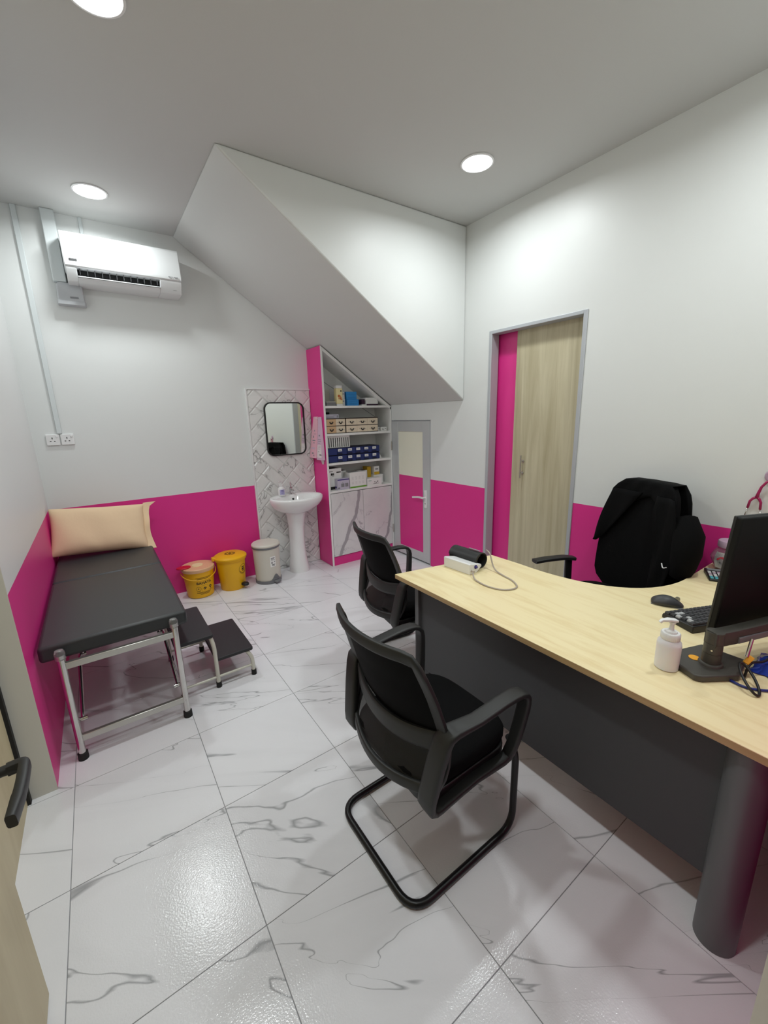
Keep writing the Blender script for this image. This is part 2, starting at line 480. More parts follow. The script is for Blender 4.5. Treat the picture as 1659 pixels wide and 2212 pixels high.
# right wall with two door openings
D1 = (-1.001, -.323, 1.591)       # small door y0,y1,top
D2 = (-2.593, -1.752, 2.308)      # sliding door
bm = nb(); t0, t1 = XR, XR + .08
for y0_, y1_, z0_, z1_ in ((D1[1], 0, 0, H), (D1[0], D1[1], D1[2], H), (D2[1], D1[0], 0, H), (D2[0], D2[1], D2[2], H), (YC, D2[0], 0, H)):
    box(bm, t0, t1, y0_, y1_, z0_, z1_)
struct('wall_right', bm, 'wall')
# front wall with wide doorway (camera stands in it) and corridor end
bm = nb(); box(bm, 1.25, XR, YF - .12, YF, 0, H); box(bm, -.105, 1.25, YF - .12, YF, 2.32, H)
struct('wall_front', bm, 'wall')
bm = nb(); box(bm, 1.238, 1.25, YF - .125, YF + .004, 0, 2.32); struct('trim_3', bm, 'lining', label='cream lining of the doorway edge')
bm = nb(); box(bm, -.24, XR + .08, YC - .1, YC, 0, H); struct('wall_corridor', bm, 'white_paint')
# stair: solid wedge with sloping soffit
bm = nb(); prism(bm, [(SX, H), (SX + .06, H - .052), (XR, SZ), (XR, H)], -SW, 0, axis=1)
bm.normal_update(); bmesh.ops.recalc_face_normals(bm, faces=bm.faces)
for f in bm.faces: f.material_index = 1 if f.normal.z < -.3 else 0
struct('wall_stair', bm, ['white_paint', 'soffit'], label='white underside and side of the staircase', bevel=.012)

# small storage door (door_1)
def empty_struct(name, loc, label):
    o = bpy.data.objects.new(name, None); COL.objects.link(o); o.location = loc; o.empty_display_size = .05
    o['kind'] = 'structure'; o['label'] = label; return o
d1 = empty_struct('door_1', (XR, D1[0], 0), 'small grey aluminium framed door under the stairs')
ya, yb, zt = D1[0] + .012, D1[1] - .012, D1[2] - .012
bm = nb()
box(bm, XR - .004, XR + .03, D1[0], D1[0] + .008, 0, D1[2]); box(bm, XR - .004, XR + .03, D1[1] - .008, D1[1], 0, D1[2]); box(bm, XR - .004, XR + .03, D1[0], D1[1], D1[2] - .008, D1[2])
obj('door_frame', bm, 'alu', d1, world=True)
bm = nb(); box(bm, XR + .032, XR + .04, D1[0], D1[1], 0, D1[2]); obj('dark_gap', bm, 'dark', d1, world=True)
fw = .112
for (n_, a, b, c, d) in (('stile', ya, ya + fw, .02, zt), ('stile', yb - fw, yb, .02, zt), ('rail', ya + fw, yb - fw, zt - fw, zt), ('rail', ya + fw, yb - fw, .02, .12)):
    bm = nb(); box(bm, XR - .004, XR + .03, a, b, c, d); obj(n_, bm, 'alu_dark', d1, world=True, bevel=.003)
bm = nb(); box(bm, XR + .006, XR + .024, ya + fw, yb - fw, ZP, zt - fw); obj('upper_panel', bm, 'cream', d1, world=True)
bm = nb(); box(bm, XR + .006, XR + .024, ya + fw, yb - fw, .12, ZP); obj('lower_panel', bm, 'pink', d1, world=True)
hp = nb(); prism(hp, rrect(-.95, -.908, .65, .845, .008), XR - .014, XR - .004, axis=0)
hd = obj('handle_plate', hp, 'white_plastic', d1, world=True, bevel=.003)
bm = nb(); cyl(bm, (XR - .012, -.928, .765), (XR - .05, -.928, .765), .010); bar(bm, rnd([(XR - .05, -.935, .766), (XR - .052, -.86, .768), (XR - .05, -.755, .752)], .03), .02, .014, (0, 0, 1))
bmesh.ops.translate(bm, vec=-d1.location, verts=bm.verts); obj('lever', bm, 'white_plastic', hd)
bm = nb(); cyl(bm, (XR - .013, -.928, .70), (XR - .017, -.928, .70), .008); bmesh.ops.translate(bm, vec=-d1.location, verts=bm.verts); obj('keyhole', bm, 'steel', hd)
for z in (1.30, .30):
    bm = nb(); cyl(bm, (XR - .012, D1[1] - .006, z - .05), (XR - .012, D1[1] - .006, z + .05), .009, seg=10); obj('hinge', bm, 'steel_satin', d1, world=True)

# sliding door (door_2)
d2 = empty_struct('door_2', (XR, D2[0], 0), 'tall wooden sliding door in grey frame')
bm = nb(); f_ = .026
for (n_, a, b, c, d) in (('jamb', D2[0] - .004, D2[0] + f_, 0, D2[2]), ('jamb', D2[1] - f_, D2[1] + .004, 0, D2[2]), ('head', D2[0] + f_, D2[1] - f_, D2[2] - f_, D2[2])):
    bm = nb(); box(bm, XR - .008, XR + .085, a, b, c, d); obj(n_, bm, 'alu', d2, world=True, bevel=.003)
bm = nb(); box(bm, XR + .081, XR + .118, D2[0] - .15, -1.967, .006, D2[2] + .05)
sl = obj('sliding_leaf', bm, 'wood_door', d2, world=True, bevel=.002)
bm = nb(); box(bm, XR + .105, XR + .16, -1.967, D2[1] + .06, 0, D2[2] + .05); obj('pink_panel', bm, 'pink', d2, world=True)
bm = nb(); hx, hy = XR + .081, -2.08
cyl(bm, (hx - .032, hy, 1.10), (hx - .032, hy, 1.29), .006, seg=12)
for z in (1.14, 1.24):
    cyl(bm, (hx, hy, z), (hx - .032, hy, z), .005, seg=10); cyl(bm, (hx, hy, z), (hx - .006, hy, z), .013, seg=14)
bmesh.ops.translate(bm, vec=-d2.location, verts=bm.verts)
obj('pull_handle', bm, 'steel_satin', sl)
# backing behind the openings so that nothing shows through
bm = nb(); box(bm, XR + .165, XR + .18, -3.0, -1.3, 0, 2.6); struct('wall_right_backing', bm, 'white_paint')

# entrance door leaf standing open near the camera (door_3)
d3 = empty_struct('door_3', (0, -4.1, 0), 'pale entrance door standing open by the left wall')
bm = nb(); box(bm, -.015, .025, -4.1, -2.935, .008, 2.25); obj('door_leaf', bm, 'beige', d3, world=True, bevel=.003)
bm = nb(); cyl(bm, (.025, -3.0, .826), (.032, -3.0, .826), .026); cyl(bm, (.03, -3.0, .826), (.105, -3.0, .826), .012, .013)
hl = obj('handle_rose', bm, 'black_plastic', d3, world=True)
bm = nb(); bar(bm, rnd([(.088, -3.0, .826), (.122, -3.0, .828), (.124, -3.09, .828), (.114, -3.175, .818)], .03, 6), [.03] * 14 + [.03, .036], [.024] * 14 + [.026, .02], (0, 0, 1))
bmesh.ops.translate(bm, vec=-d3.location, verts=bm.verts); obj('lever', bm, 'black_plastic', hl)

# marble splashback of herringbone tiles behind the basin (trim_4)
TXL, TXR, TZT = 1.70, 2.379, 1.935
bm = nb(); box(bm, TXL, TXR, -.012, 0, 0, TZT)
splash = struct('trim_4', bm, 'white_grout', label='marble herringbone splashback behind the basin')
bm = nb(); box(bm, TXL - .012, TXL, -.022, 0, 0, TZT + .012); box(bm, TXL, TXR, -.022, 0, TZT, TZT + .012)
obj('edge_trim', bm, 'white_plastic', splash)
def clip(poly, x0, x1, z0, z1):
    for ax, lim, sg in ((0, x0, 1), (0, x1, -1), (1, z0, 1), (1, z1, -1)):
        out = []
        for i in range(len(poly)):
            a, b = poly[i - 1], poly[i]; da, db = (a[ax] - lim) * sg, (b[ax] - lim) * sg
            if (da >= 0) != (db >= 0):
                t = da / (da - db); out.append((a[0] + (b[0] - a[0]) * t, a[1] + (b[1] - a[1]) * t))
            if db >= 0: out.append(b)
        poly = out
        if len(poly) < 3: return []
    return poly
def area(p): return abs(sum(p[i - 1][0] * p[i][1] - p[i][0] * p[i - 1][1] for i in range(len(p)))) / 2
wd = .121
c45 = math.cos(PI / 4)
for i in range(-30, 30):
    for j in range(-30, 30):
        k = (i - j) % 4
        if k == 0: r = (i, j, i + 2, j + 1)
        elif k == 2: r = (i, j, i + 1, j + 2)
        else: continue
        # herringbone lattice: horizontal bricks at k == 0, vertical at k == 2 shifted below-left
        if k == 2: r = (i, j - 1, i + 1, j + 1)
        q = [(r[0] * wd + .002, r[1] * wd + .002), (r[2] * wd - .002, r[1] * wd + .002), (r[2] * wd - .002, r[3] * wd - .002), (r[0] * wd + .002, r[3] * wd - .002)]
        q = [(2.03 + (a - b) * c45, 1.0 + (a + b) * c45) for a, b in q]
        q = clip(q, TXL + .002, TXR - .002, .002, TZT - .002)
        if len(q) < 3 or area(q) < .0004: continue
        cx = sum(p[0] for p in q) / len(q); cz = sum(p[1] for p in q) / len(q)
        def inset(p, d):
            l = math.hypot(p[0] - cx, p[1] - cz); s = max(.3, 1 - d / max(l, .001)); return (cx + (p[0] - cx) * s, cz + (p[1] - cz) * s)
        bm = nb()
        loft(bm, [[(p[0], -.010, p[1]) for p in q], [(p[0], -.0135, p[1]) for p in q], [(*inset(p, .014)[:1], -.019, inset(p, .014)[1]) for p in q]])
        bmesh.ops.translate(bm, vec=(-cx, 0, -cz), verts=bm.verts)
        o = obj('tile', bm, 'splash', splash, smooth=0); o.location = (cx, 0, cz)

# ================================================================ CEILING LIGHTS
def downlight(x, y, label):
    t = thing('ceiling_downlight', label, 'ceiling light', (x, y, H), 0, 'round ceiling downlights')
    bm = nb(); lathe(bm, [(.094, -.001), (.104, -.001), (.104, -.006), (.094, -.008)], 40, cap=False)
    bmesh.ops.bridge_loops if 0 else None
    obj('rim', bm, 'white_plastic', t)
    bm = nb(); lathe(bm, [(.0935, -.001), (.0935, -.006), (.088, -.0075)], 40); obj('diffuser', bm, 'glow', t)
    ld = bpy.data.lights.new('downlight_lamp', 'AREA'); ld.shape = 'DISK'; ld.size = .17; ld.energy = LAMP_W
    ld.spread = math.radians(LAMP_SPREAD); ld.color = (.945, 1, 1)
    lo = bpy.data.objects.new('lamp', ld); COL.objects.link(lo); lo.parent = t; lo.location = (0, 0, -.0085)
downlight(.63, -.49, 'round white ceiling downlight nearest the air conditioner')
downlight(.64, -2.10, 'round white ceiling downlight cut by the top edge of the photo')
downlight(2.64, -2.13, 'round white ceiling downlight beside the right wall, above the sliding door')
downlight(2.5, -3.75, 'round white ceiling downlight above the monitor, out of frame')
downlight(.64, -3.75, 'added round white ceiling downlight above the entrance, unseen')  # invented extra lamp, never in view, adds light on the entrance side

# ================================================================ BACK WALL FIXTURES
# air conditioner
ac = thing('air_conditioner', 'white split air conditioner high on the back wall', 'air conditioner', (.80, 0, 2.69))
prof = [(0, 3.0), (-.17, 3.005), (-.2, 2.99), (-.232, 2.80), (-.225, 2.775)]
bm = nb(); prism(bm, [(-y, z) for y, z in [(0, 3.005), (-.19, 3.012), (-.205, 3.0), (-.235, 2.80), (-.228, 2.772), (0, 2.76)]], .412, 1.195, axis=0)
for v in bm.verts: v.co.y *= -1
obj('front_panel', bm, 'ac_white', ac, world=True, bevel=.008)
def ac_side(x0, x1, cut):
    b = nb(); pts = [(0, 2.772), (-.222, 2.772), (-.218, 2.755), (-.17, 2.685), (-.15, 2.68), (0, 2.68)]
    if cut: pts = [(0, 2.712), (-.197, 2.712), (-.17, 2.685), (-.15, 2.68), (0, 2.68)]
    prism(b, pts, x0, x1, axis=0); return b
bm = ac_side(.418, .484, False); obj('side_cheek', bm, 'ac_white', ac, world=True, bevel=.004)
bm = ac_side(1.03, 1.19, False); obj('side_cheek', bm, 'ac_white', ac, world=True, bevel=.004)
bm = ac_side(.484, 1.03, True); obj('lower_lip', bm, 'ac_white', ac, world=True, bevel=.003)
bm = nb(); box(bm, .484, 1.03, -.16, -.02, 2.7125, 2.7715); obj('outlet', bm, 'dark', ac, world=True)
bm = nb()
bar(bm, [(.485, -.2, 2.716), (1.029, -.2, 2.716)], .03, .007, (0, 1, .25)); obj('flap', bm, 'ac_white', ac, world=True)
for k in range(12):
    bm = nb(); x = .50 + .0465 * k
    prism(bm, [(-.205, 2.768), (-.155, 2.77), (-.155, 2.733), (-.19, 2.733)], x, x + .004, axis=0); obj('vane', bm, 'grey_plastic', ac, world=True)
bm = nb(); rect2d(bm, -.024, .024, -.008, .008); onto(bm, (.47, -.2345, 2.815), (1, 0, 0), (0, .15, 1)); obj('badge', bm, 'dark', ac, world=True)
bm = nb(); rect2d(bm, -.022, -.004, -.003, .003); rect2d(bm, .002, .008, -.004, .004); rect2d(bm, .018, .05, -.003, .003); onto(bm, (1.115, -.2362, 2.795), (1, 0, 0), (0, .15, 1)); obj('print', bm, 'ink_grey', ac, world=True)
bm = nb(); rect2d(bm, -.01, .01, .006, .018); rect2d(bm, -.014, .012, -.032, -.029); onto(bm, (1.14, -.203, 2.735), (1, 0, 0), (0, -.57, 1)); obj('display', bm, 'ink_grey', ac, world=True)
# trunking
bm = nb(); box(bm, .326, .409, -.06, -.0005, 2.70, H); tag(obj('pipe_trunking', bm, 'trunk', None, bevel=.006), 'wide white pipe trunking left of the air conditioner', 'trunking')
bm = nb()
loft(bm, [rrect3 for rrect3 in [[(x, y, z) for x, y in rrect(.335 - e, .505 + e, -.075 - e, -.0005, .012)] for z, e in ((2.54, .004), (2.565, .004), (2.57, 0), (2.68, -.004), (2.699, -.02))]])
eb = obj('trunking_elbow', bm, 'ac_grey', None, bevel=.002); tag(eb, 'grey plastic pipe elbow box under the air conditioner corner', 'trunking')
bm = nb(); rect2d(bm, -.026, .026, -.006, .006); onto(bm, (.44, -.0765, 2.592), (1, 0, 0), (0, 0, 1)); obj('badge', bm, 'ink_grey', eb)
bm = nb(); box(bm, .158, .192, -.016, -.0005, 1.577, H); tag(obj('cable_trunking', bm, 'trunk', None, bevel=.003), 'narrow white cable trunking running down to the sockets', 'trunking')
bm = nb(); box(bm, .552, .575, -.014, -.0005, 3.0, H); tag(obj('cable_cover', bm, 'trunk', None, bevel=.003), 'short thin cable cover above the air conditioner', 'trunking')
# sockets
for k, x in enumerate((.082, .176)):
    t = thing('wall_socket', ('white wall socket, left one of the pair below the trunking', 'white wall socket, right one of the pair below the trunking')[k], 'socket', (x + .043, 0, 1.53), 0, 'wall sockets above the bed')
    bm = nb(); prism(bm, rrect(x, x + .086, 1.487, 1.573, .006), -.013, -.0005, axis=1); obj('plate', bm, 'white_plastic', t, world=True, bevel=.003)
    bm = nb(); box(bm, x + .064, x + .078, -.017, -.012, 1.548, 1.564); obj('rocker', bm, 'white_plastic', t, world=True, bevel=.002)
    for dx, dz in ((.04, 1.543), (.027, 1.519), (.053, 1.519)):
        bm = nb(); box(bm, x + dx - (.003 if dx == .04 else .005), x + dx + (.003 if dx == .04 else .005), -.0135, -.0128, dz - (.007 if dx == .04 else .003), dz + (.007 if dx == .04 else .003)); obj('pin_slot', bm, 'dark', t, world=True)

# mirror
mr = thing('wall_mirror', 'rounded rectangular wall mirror with thin black frame above the basin', 'mirror', (2.07, -.02, 1.53))
mx0, mx1, mz0, mz1 = 1.852, 2.288, 1.262, 1.810
bm = nb(); o_ = rrect(mx0, mx1, mz0, mz1, .07, 8); i_ = rrect(mx0 + .012, mx1 - .012, mz0 + .012, mz1 - .012, .06, 8)
loft(bm, [[(a, -.02, b) for a, b in o_], [(a, -.045, b) for a, b in o_], [(a, -.045, b) for a, b in i_], [(a, -.02, b) for a, b in i_]], cap=False, closed=True)
obj('frame', bm, 'black_metal', mr, world=True, bevel=.001)
bm = nb(); prism(bm, rrect(mx0 + .01, mx1 - .01, mz0 + .01, mz1 - .01, .062, 8), -.036, -.022, axis=1); obj('glass', bm, 'mirror', mr, world=True, smooth=0)

# basin on pedestal
SXC = 2.045
bs = thing('pedestal_basin', 'white ceramic oval basin on a pedestal by the splashback', 'basin', (SXC, -.2, 0))
def oval(a, b, cy, z, n=48, e=1.0, flat=0):
    out = []
    for k in range(n):
        t = 2 * PI * k / n; c, s = math.cos(t), math.sin(t)
        y = s * b
        if y > 0 and flat: y = min(y * 1.15, b * flat)
        out.append((SXC + a * math.copysign(abs(c) ** e, c), cy + y, z))
    return out
bm = nb()
loft(bm, [oval(.12, .12, -.2, .675), oval(.19, .16, -.205, .70), oval(.25, .20, -.22, .745), oval(.275, .222, -.235, .79), oval(.284, .232, -.24, .825), oval(.28, .229, -.24, .843), oval(.272, .222, -.24, .848),
          oval(.252, .165, -.275, .845), oval(.243, .157, -.277, .828), oval(.22, .14, -.275, .775), oval(.15, .10, -.26, .725), oval(.05, .04, -.25, .712), oval(.02, .02, -.25, .711)])
obj('bowl', bm, 'ceramic', bs, world=True, smooth=60)
bm = nb()
def ped(a, b, cy, z): return oval(a, b, cy, z, 32, .85)
loft(bm, [ped(.105, .115, -.165, 0), ped(.103, .113, -.165, .05), ped(.088, .098, -.16, .16), ped(.078, .088, -.16, .32), ped(.08, .09, -.165, .5), ped(.10, .105, -.18, .64), ped(.115, .115, -.195, .69)])
obj('pedestal', bm, 'ceramic', bs, world=True, smooth=60)
bm = nb(); cyl(bm, (SXC + .005, -.128, .800), (SXC + .005, -.136, .797), .011); obj('overflow', bm, 'dark', bs, world=True)
tp = thing('basin_tap', 'small chrome tap on the back of the basin', 'tap', (SXC + .005, -.085, .846))
bm = nb(); lathe(bm, [(.026, 0), (.026, .008), (.016, .014), (.014, .05), (.017, .055), (.015, .075), (.004, .08)], 20)
obj('body', bm, 'chrome', tp); bm = nb(); tube(bm, rnd([(0, 0, .04), (0, -.06, .055), (0, -.085, .04)], .02), .009, 10); obj('spout', bm, 'chrome', tp)
bm = nb(); tube(bm, [(0, 0, .075), (0, .012, .105), (0, .02, .13)], [.006, .005, .006], 8); obj('lever', bm, 'chrome', tp)
sb = thing('soap_dispenser', 'white pump soap bottle with lavender label standing on the basin', 'bottle', (1.935, -.115, .846))
bm = nb(); lathe(bm, [(.03, 0), (.036, .004), (.038, .06), (.034, .085), (.02, .098), (.02, .11), (.018, .112)], 28); obj('bottle', bm, 'white_plastic', sb)
bm = nb(); lathe(bm, [(.022, .108), (.022, .125), (.009, .13), (.007, .15), (.006, .152)], 20); bar(bm, [(.004, .002, .155), (-.018, -.012, .158), (-.034, -.02, .152)], .014, .008, (0, 0, 1)); obj('pump', bm, 'white_plastic', sb)
bm = nb(); rect2d(bm, -.026, .026, -.028, .028, 8); wrap(bm, lambda z: .0382, -1.75, .045); obj('label', bm, 'lavender', sb)
bm = nb(); rect2d(bm, -.014, .014, .012, .018, 4); rect2d(bm, -.018, .018, .002, .006, 4); rect2d(bm, -.012, .012, -.012, -.009, 4); wrap(bm, lambda z: .0388, -1.75, .045); obj('print', bm, 'violet', sb)

# ================================================================ BINS
def bin_print(t, rad, items): pass
ang_cam = lambda x, y: math.atan2(-4.226 - y, .386 - x)
b1 = thing('sharps_bucket', 'yellow sharps bucket with pink lid marked BAHAYA', 'bin', (1.018, -.155, 0))
r1 = lambda z: .118 + .022 * z / .27
bm = nb(); lathe(bm, [(.116, .004), (.118, 0.006), (r1(.25), .25), (r1(.25) + .006, .252), (r1(.25) + .006, .268), (r1(.27), .27), (.13, .27)], 48); obj('bucket', bm, 'yellow', b1)
bm = nb(); lathe(bm, [(.147, .262), (.15, .266), (.15, .292), (.144, .298), (.02, .3)], 48); ld = obj('lid', bm, 'yellow_pale', b1)
bm = nb(); lathe(bm, [(.05, .2995), (.048, .304), (.012, .305)], 28); obj('lid_boss', bm, 'pale_yellow', ld)
bm = nb(); prism(bm, [(.05 * math.cos(a) * 1.25 - .125, .045 * math.sin(a) - .02) for a in [2 * PI * k / 24 for k in range(24)]], .300, .312); obj('lid_flap', bm, 'red', ld, bevel=.004)
a0 = ang_cam(1.018, -.155) + .12
bm = nb(); pts = []
for k in range(21):
    a = a0 - 1.5 + 3.0 * k / 20; d = 1 - ((k - 10) / 10) ** 2
    pts.append(((.150 + .006) * math.cos(a), (.150 + .006) * math.sin(a), .25 - .055 * d))
tube(bm, pts, .004, 8); obj('handle', bm, 'yellow', b1)
bm = text2d('BAHAYA', .036); add2d(bm, text2d('SHARPS', .001), 0, 9) if 0 else None
for y, wv, h_ in ((.052, .075, .004), (.040, .062, .004), (.032, .05, .003), (-.098, .06, .0045), (-.107, .05, .003), (-.115, .04, .003)):
    rect2d(bm, -wv, wv, y, y + h_, 10)
rect2d(bm, -.075, -.05, -.098, -.094, 3)
biohazard(bm, (.002, -.055), .026)
arc2d(bm, (-.055, -.055), .021, .023, 0, 360, 20); rect2d(bm, -.062, -.05, -.057, -.05, 2); rect2d(bm, -.075, -.04, -.084, -.081, 4)
arc2d(bm, (.058, -.05), .006, .014, 0, 360, 14); rect2d(bm, .055, .061, -.075, -.062); rect2d(bm, .04, .078, -.084, -.081, 4)
for q in ((-.026, .03, -.086, -.085), (-.026, .03, -.026, -.025)): rect2d(bm, *q, 5)
for q in ((-.027, -.026, -.086, -.025), (.03, .031, -.086, -.025)): rect2d(bm, *q)
wrap(bm, r1, a0 + .18, .155); obj('printing', bm, 'ink', b1)

b2 = thing('clinical_waste_bin', 'yellow pedal bin with biohazard emblem beside the sharps bucket', 'bin', (1.322, -.175, 0))
r2 = lambda z: .118 + .02 * z / .31
bm = nb(); lathe(bm, [(.114, .0), (.118, 0.006), (r2(.30), .30), (r2(.30) + .012, .302), (r2(.3) + .012, .318), (r2(.3), .32), (.02, .32)], 48); obj('body', bm, 'yellow', b2)
bm = nb(); lathe(bm, [(.156, .318), (.158, .324), (.156, .334), (.140, .345), (.125, .352), (.02, .354)], 48); ld = obj('lid', bm, 'yellow', b2)
bm = nb(); box(bm, -.175, -.14, -.02, .03, .31, .345); obj('hinge', bm, 'yellow', b2, bevel=.006)
bm = nb(); arc2d(bm, (0, 0), .046, .05, 0, 360, 28); arc2d(bm, (0, 0), .03, .032, 0, 360, 24); biohazard(bm, (0, 0), .03)
for k in range(10): arc2d(bm, (0, 0), .035, .043, 36 * k + 5, 36 * k + 24, 3)
onto(bm, (0, 0, .3542), (.93, .36, 0), (-.36, .93, 0)); obj('emblem', bm, 'ink', ld)
a0 = ang_cam(1.322, -.175)
bm = nb(); arc2d(bm, (0, 0), .048, .051, 0, 360, 30); biohazard(bm, (0, -.002), .036); rect2d(bm, -.02, .02, .018, .026, 4)
for k in range(8): arc2d(bm, (0, 0), .038, .044, 200 + 18 * k, 200 + 18 * k + 11, 3)
wrap(bm, r2, a0 + .92, .205); obj('emblem', bm, 'ink', b2)
bm = nb(); ca, sa = math.cos(a0 + .85), math.sin(a0 + .85)
prism(bm, [(.0, -.022), (.05, -.03), (.075, -.012), (.075, .012), (.05, .03), (0, .022)], .035, .062); xform(bm, (.11 * ca, .11 * sa, 0), (0, 0, a0 + .85)); obj('pedal', bm, 'black_soft', b2, bevel=.006)

b3 = thing('pedal_bin', 'cream pedal bin with grey base and white sticker beside the basin', 'bin', (1.668, -.235, 0))
r3 = lambda z: .125 + .008 * z / .38
bm = nb(); lathe(bm, [(r3(.03), .03), (r3(.38), .38), (.12, .382)], 48); obj('body', bm, 'warm_plastic', b3)
bm = nb(); lathe(bm, [(.137, .368), (.14, .372), (.14, .39), (.12, .392)], 48); obj('rim', bm, 'grey_plastic', b3)
bm = nb(); lathe(bm, [(.138, .388), (.142, .392), (.142, .404), (.13, .416), (.06, .42), (.01, .42)], 48); obj('lid', bm, 'warm_plastic', b3)
a0 = ang_cam(1.668, -.235)
bm = nb(); n_ = 64; rings = []
prof_h = []
for k in range(n_):
    a = a0 + .62 + 2 * PI * k / n_ - PI; d = a - (a0 + .62)
    prof_h.append((a, .035 + .065 * math.exp(-(d / .28) ** 2)))
loft(bm, [[(.131 * math.cos(a), .131 * math.sin(a), 0) for a, h_ in prof_h], [(.1315 * math.cos(a), .1315 * math.sin(a), h_) for a, h_ in prof_h], [(.124 * math.cos(a), .124 * math.sin(a), h_ - .006) for a, h_ in prof_h]])
obj('base', bm, 'grey_plastic', b3)
bm = nb(); box(bm, .10, .17, -.032, .032, .015, .033); box(bm, .12, .134, -.032, .032, .03, .05); xform(bm, (0, 0, 0), (0, 0, a0 + .62)); obj('pedal', bm, 'grey_plastic', b3, bevel=.005)
bm = nb(); rect2d(bm, -.03, .03, -.055, .055, 6); wrap(bm, r3, a0 + .45, .235); st = obj('sticker', bm, 'paper_white', b3)
bm = nb()
for y, a_, b_, h_ in ((.036, -.02, .02, .006), (.026, -.02, .014, .004), (.016, -.02, .022, .003), (-.034, -.012, .022, .006), (-.044, -.012, .018, .005)): rect2d(bm, a_, b_, y, y + h_, 4)
arc2d(bm, (-.012, -.006), 0.001, .006, 0, 360, 10); rect2d(bm, -.018, -.008, -.022, -.012); arc2d(bm, (.018, -.002), 0.001, .005, 0, 360, 10)
wrap(bm, lambda z: r3(z) + .0006, a0 + .45, .235); obj('print', bm, 'ink', st)

# ================================================================ STORAGE CABINET UNDER THE STAIRS
CX0, CX1, CD = 2.38, 3.243, .329
def soff(x): return H - (x - SX) * (H - SZ) / (XR - SX)
cab = thing('storage_cabinet', 'built-in white shelf cabinet with sloping top and marble doors under the stairs', 'cabinet', (CX0, 0, 0))
zl = soff(CX0) - .02
bm = nb(); prism(bm, [(CX0, 0), (CX0 + .018, 0), (CX0 + .018, soff(CX0 + .018) - .02), (CX0, zl)], -CD + .004, -.0005, axis=1)
obj('side_panel', bm, 'pink', cab, world=True)
bm = nb(); prism(bm, [(CX0 - .001, 0), (CX0 + .0195, 0), (CX0 + .0195, soff(CX0 + .019) - .02), (CX0 - .001, zl)], -CD, -CD + .0045, axis=1)
box(bm, CX0 - .0, CX0 + .0005, -CD + .0045, -.0005, 0, .001)
obj('edge_band', bm, 'paper_white', cab, world=True)
bm = nb(); box(bm, CX0 + .018, CX0 + .0195, -CD + .004, -.012, .1, zl - .05); obj('inner_lining', bm, 'paper_white', cab, world=True)
bm = nb(); box(bm, CX1 - .018, CX1, -CD, -.0005, 0, soff(CX1) - .022); obj('side_panel', bm, 'paper_white', cab, world=True)['label'] = 'white right side panel'
bm = nb(); a, b = CX0 + .019, CX1 - .004
prism(bm, [(a, soff(a) - .02), (b, soff(b) - .02), (b, soff(b) - .052), (a, soff(a) - .052)], -CD, -.0005, axis=1); obj('top_panel', bm, 'paper_white', cab, world=True)
bm = nb(); prism(bm, [(CX0 + .019, .1), (CX1 - .018, .1), (CX1 - .018, soff(CX1) - .04), (CX0 + .019, soff(CX0) - .04)], -.012, -.004, axis=1); obj('back_panel', bm, 'paper_white', cab, world=True)
bm = nb(); q = [(CX0 + .02, 2.12), (CX1 - .02, 1.64)]
prism(bm, [q[0], q[1], (q[1][0], q[1][1] - .006), (q[0][0], q[0][1] - .006)], -.0135, -.0118, axis=1); obj('back_joint', bm, 'ink_grey', cab, world=True)
for z in (1.735, 1.449, 1.138, .834):
    bm = nb(); box(bm, CX0 + .0195, CX1 - .018, -CD + .002, -.012, z, z + .024); obj('shelf', bm, 'paper_white', cab, world=True, bevel=.0015)
bm = nb(); box(bm, CX0 + .0195, CX1 - .018, -CD + .012, -.012, .0, .1); obj('plinth', bm, 'pink', cab, world=True)
for k, (a, b) in enumerate(((2.404, 2.812), (2.816, 3.222))):
    bm = nb(); box(bm, 0, b - a, -.018, 0, .108, .828)
    o = obj('cupboard_door', bm, ('door_marble', 'door_marble_b')[k], cab, bevel=.0015); o.location = (a - CX0, -CD + .016, 0)

# ---- boxes on the shelves; each its own thing
ZS = (1.759, 1.473, 1.162, .858)
def carton(name, label, cat, x0, x1, y0, y1, z, h, m, group=None, rz=0, extra=None, bevel=.0015):
    cx, cy = (x0 + x1) / 2, (y0 + y1) / 2
    t = thing(name, label, cat, (cx, cy, z), rz, group)
    a, b = (x1 - x0) / 2, (y1 - y0) / 2
    bm = nb(); box(bm, -a, a, -b, b, 0, h); obj('box_body', bm, m, t, bevel=bevel)
    for e in (extra or []):
        nm, mm, kind = e[:3]
        bm = nb()
        if kind == 'f':           # front print rectangles in metres: (x0,x1,z0,z1)
            for r in e[3]: rect2d(bm, *r)
            onto(bm, (0, -b, 0), (1, 0, 0), (0, 0, 1))
        elif kind == 't':
            for r in e[3]: rect2d(bm, *r)
            onto(bm, (0, 0, h), (1, 0, 0), (0, 1, 0))
        elif kind == 's':
            for r in e[3]: rect2d(bm, *r)
            onto(bm, (-a, 0, 0), (0, -1, 0), (0, 0, 1))
        elif kind == 'x':
            box(bm, *e[3])
        obj(nm, bm, mm, t)
    return t
G1, G2, G3, G4 = 'items on the top shelf', 'items on the second shelf', 'items on the third shelf', 'items on the lowest shelf'
carton('carton', 'pale grey carton at the left end of the top shelf', 'box', 2.425, 2.53, -.19, -.05, ZS[0], .17, 'paper_grey', G1)
t = carton('device_case', 'flat dark grey case in front of the pale grey carton', 'case', 2.425, 2.535, -.31, -.205, ZS[0], .035, 'grey_plastic', G1, 0, [('lid', 'paper_grey', 'x', (-.053, .053, -.05, .05, .0355, .045))])
t = thing('thermos_bottle', 'tall cream bottle with orange print and white cap on the top shelf', 'bottle', (2.592, -.27, ZS[0]), 0, G1)
bm = nb(); prism(bm, rrect(-.039, .039, -.032, .032, .014), .02, .18); obj('body', bm, 'pale_yellow', t, bevel=.004)
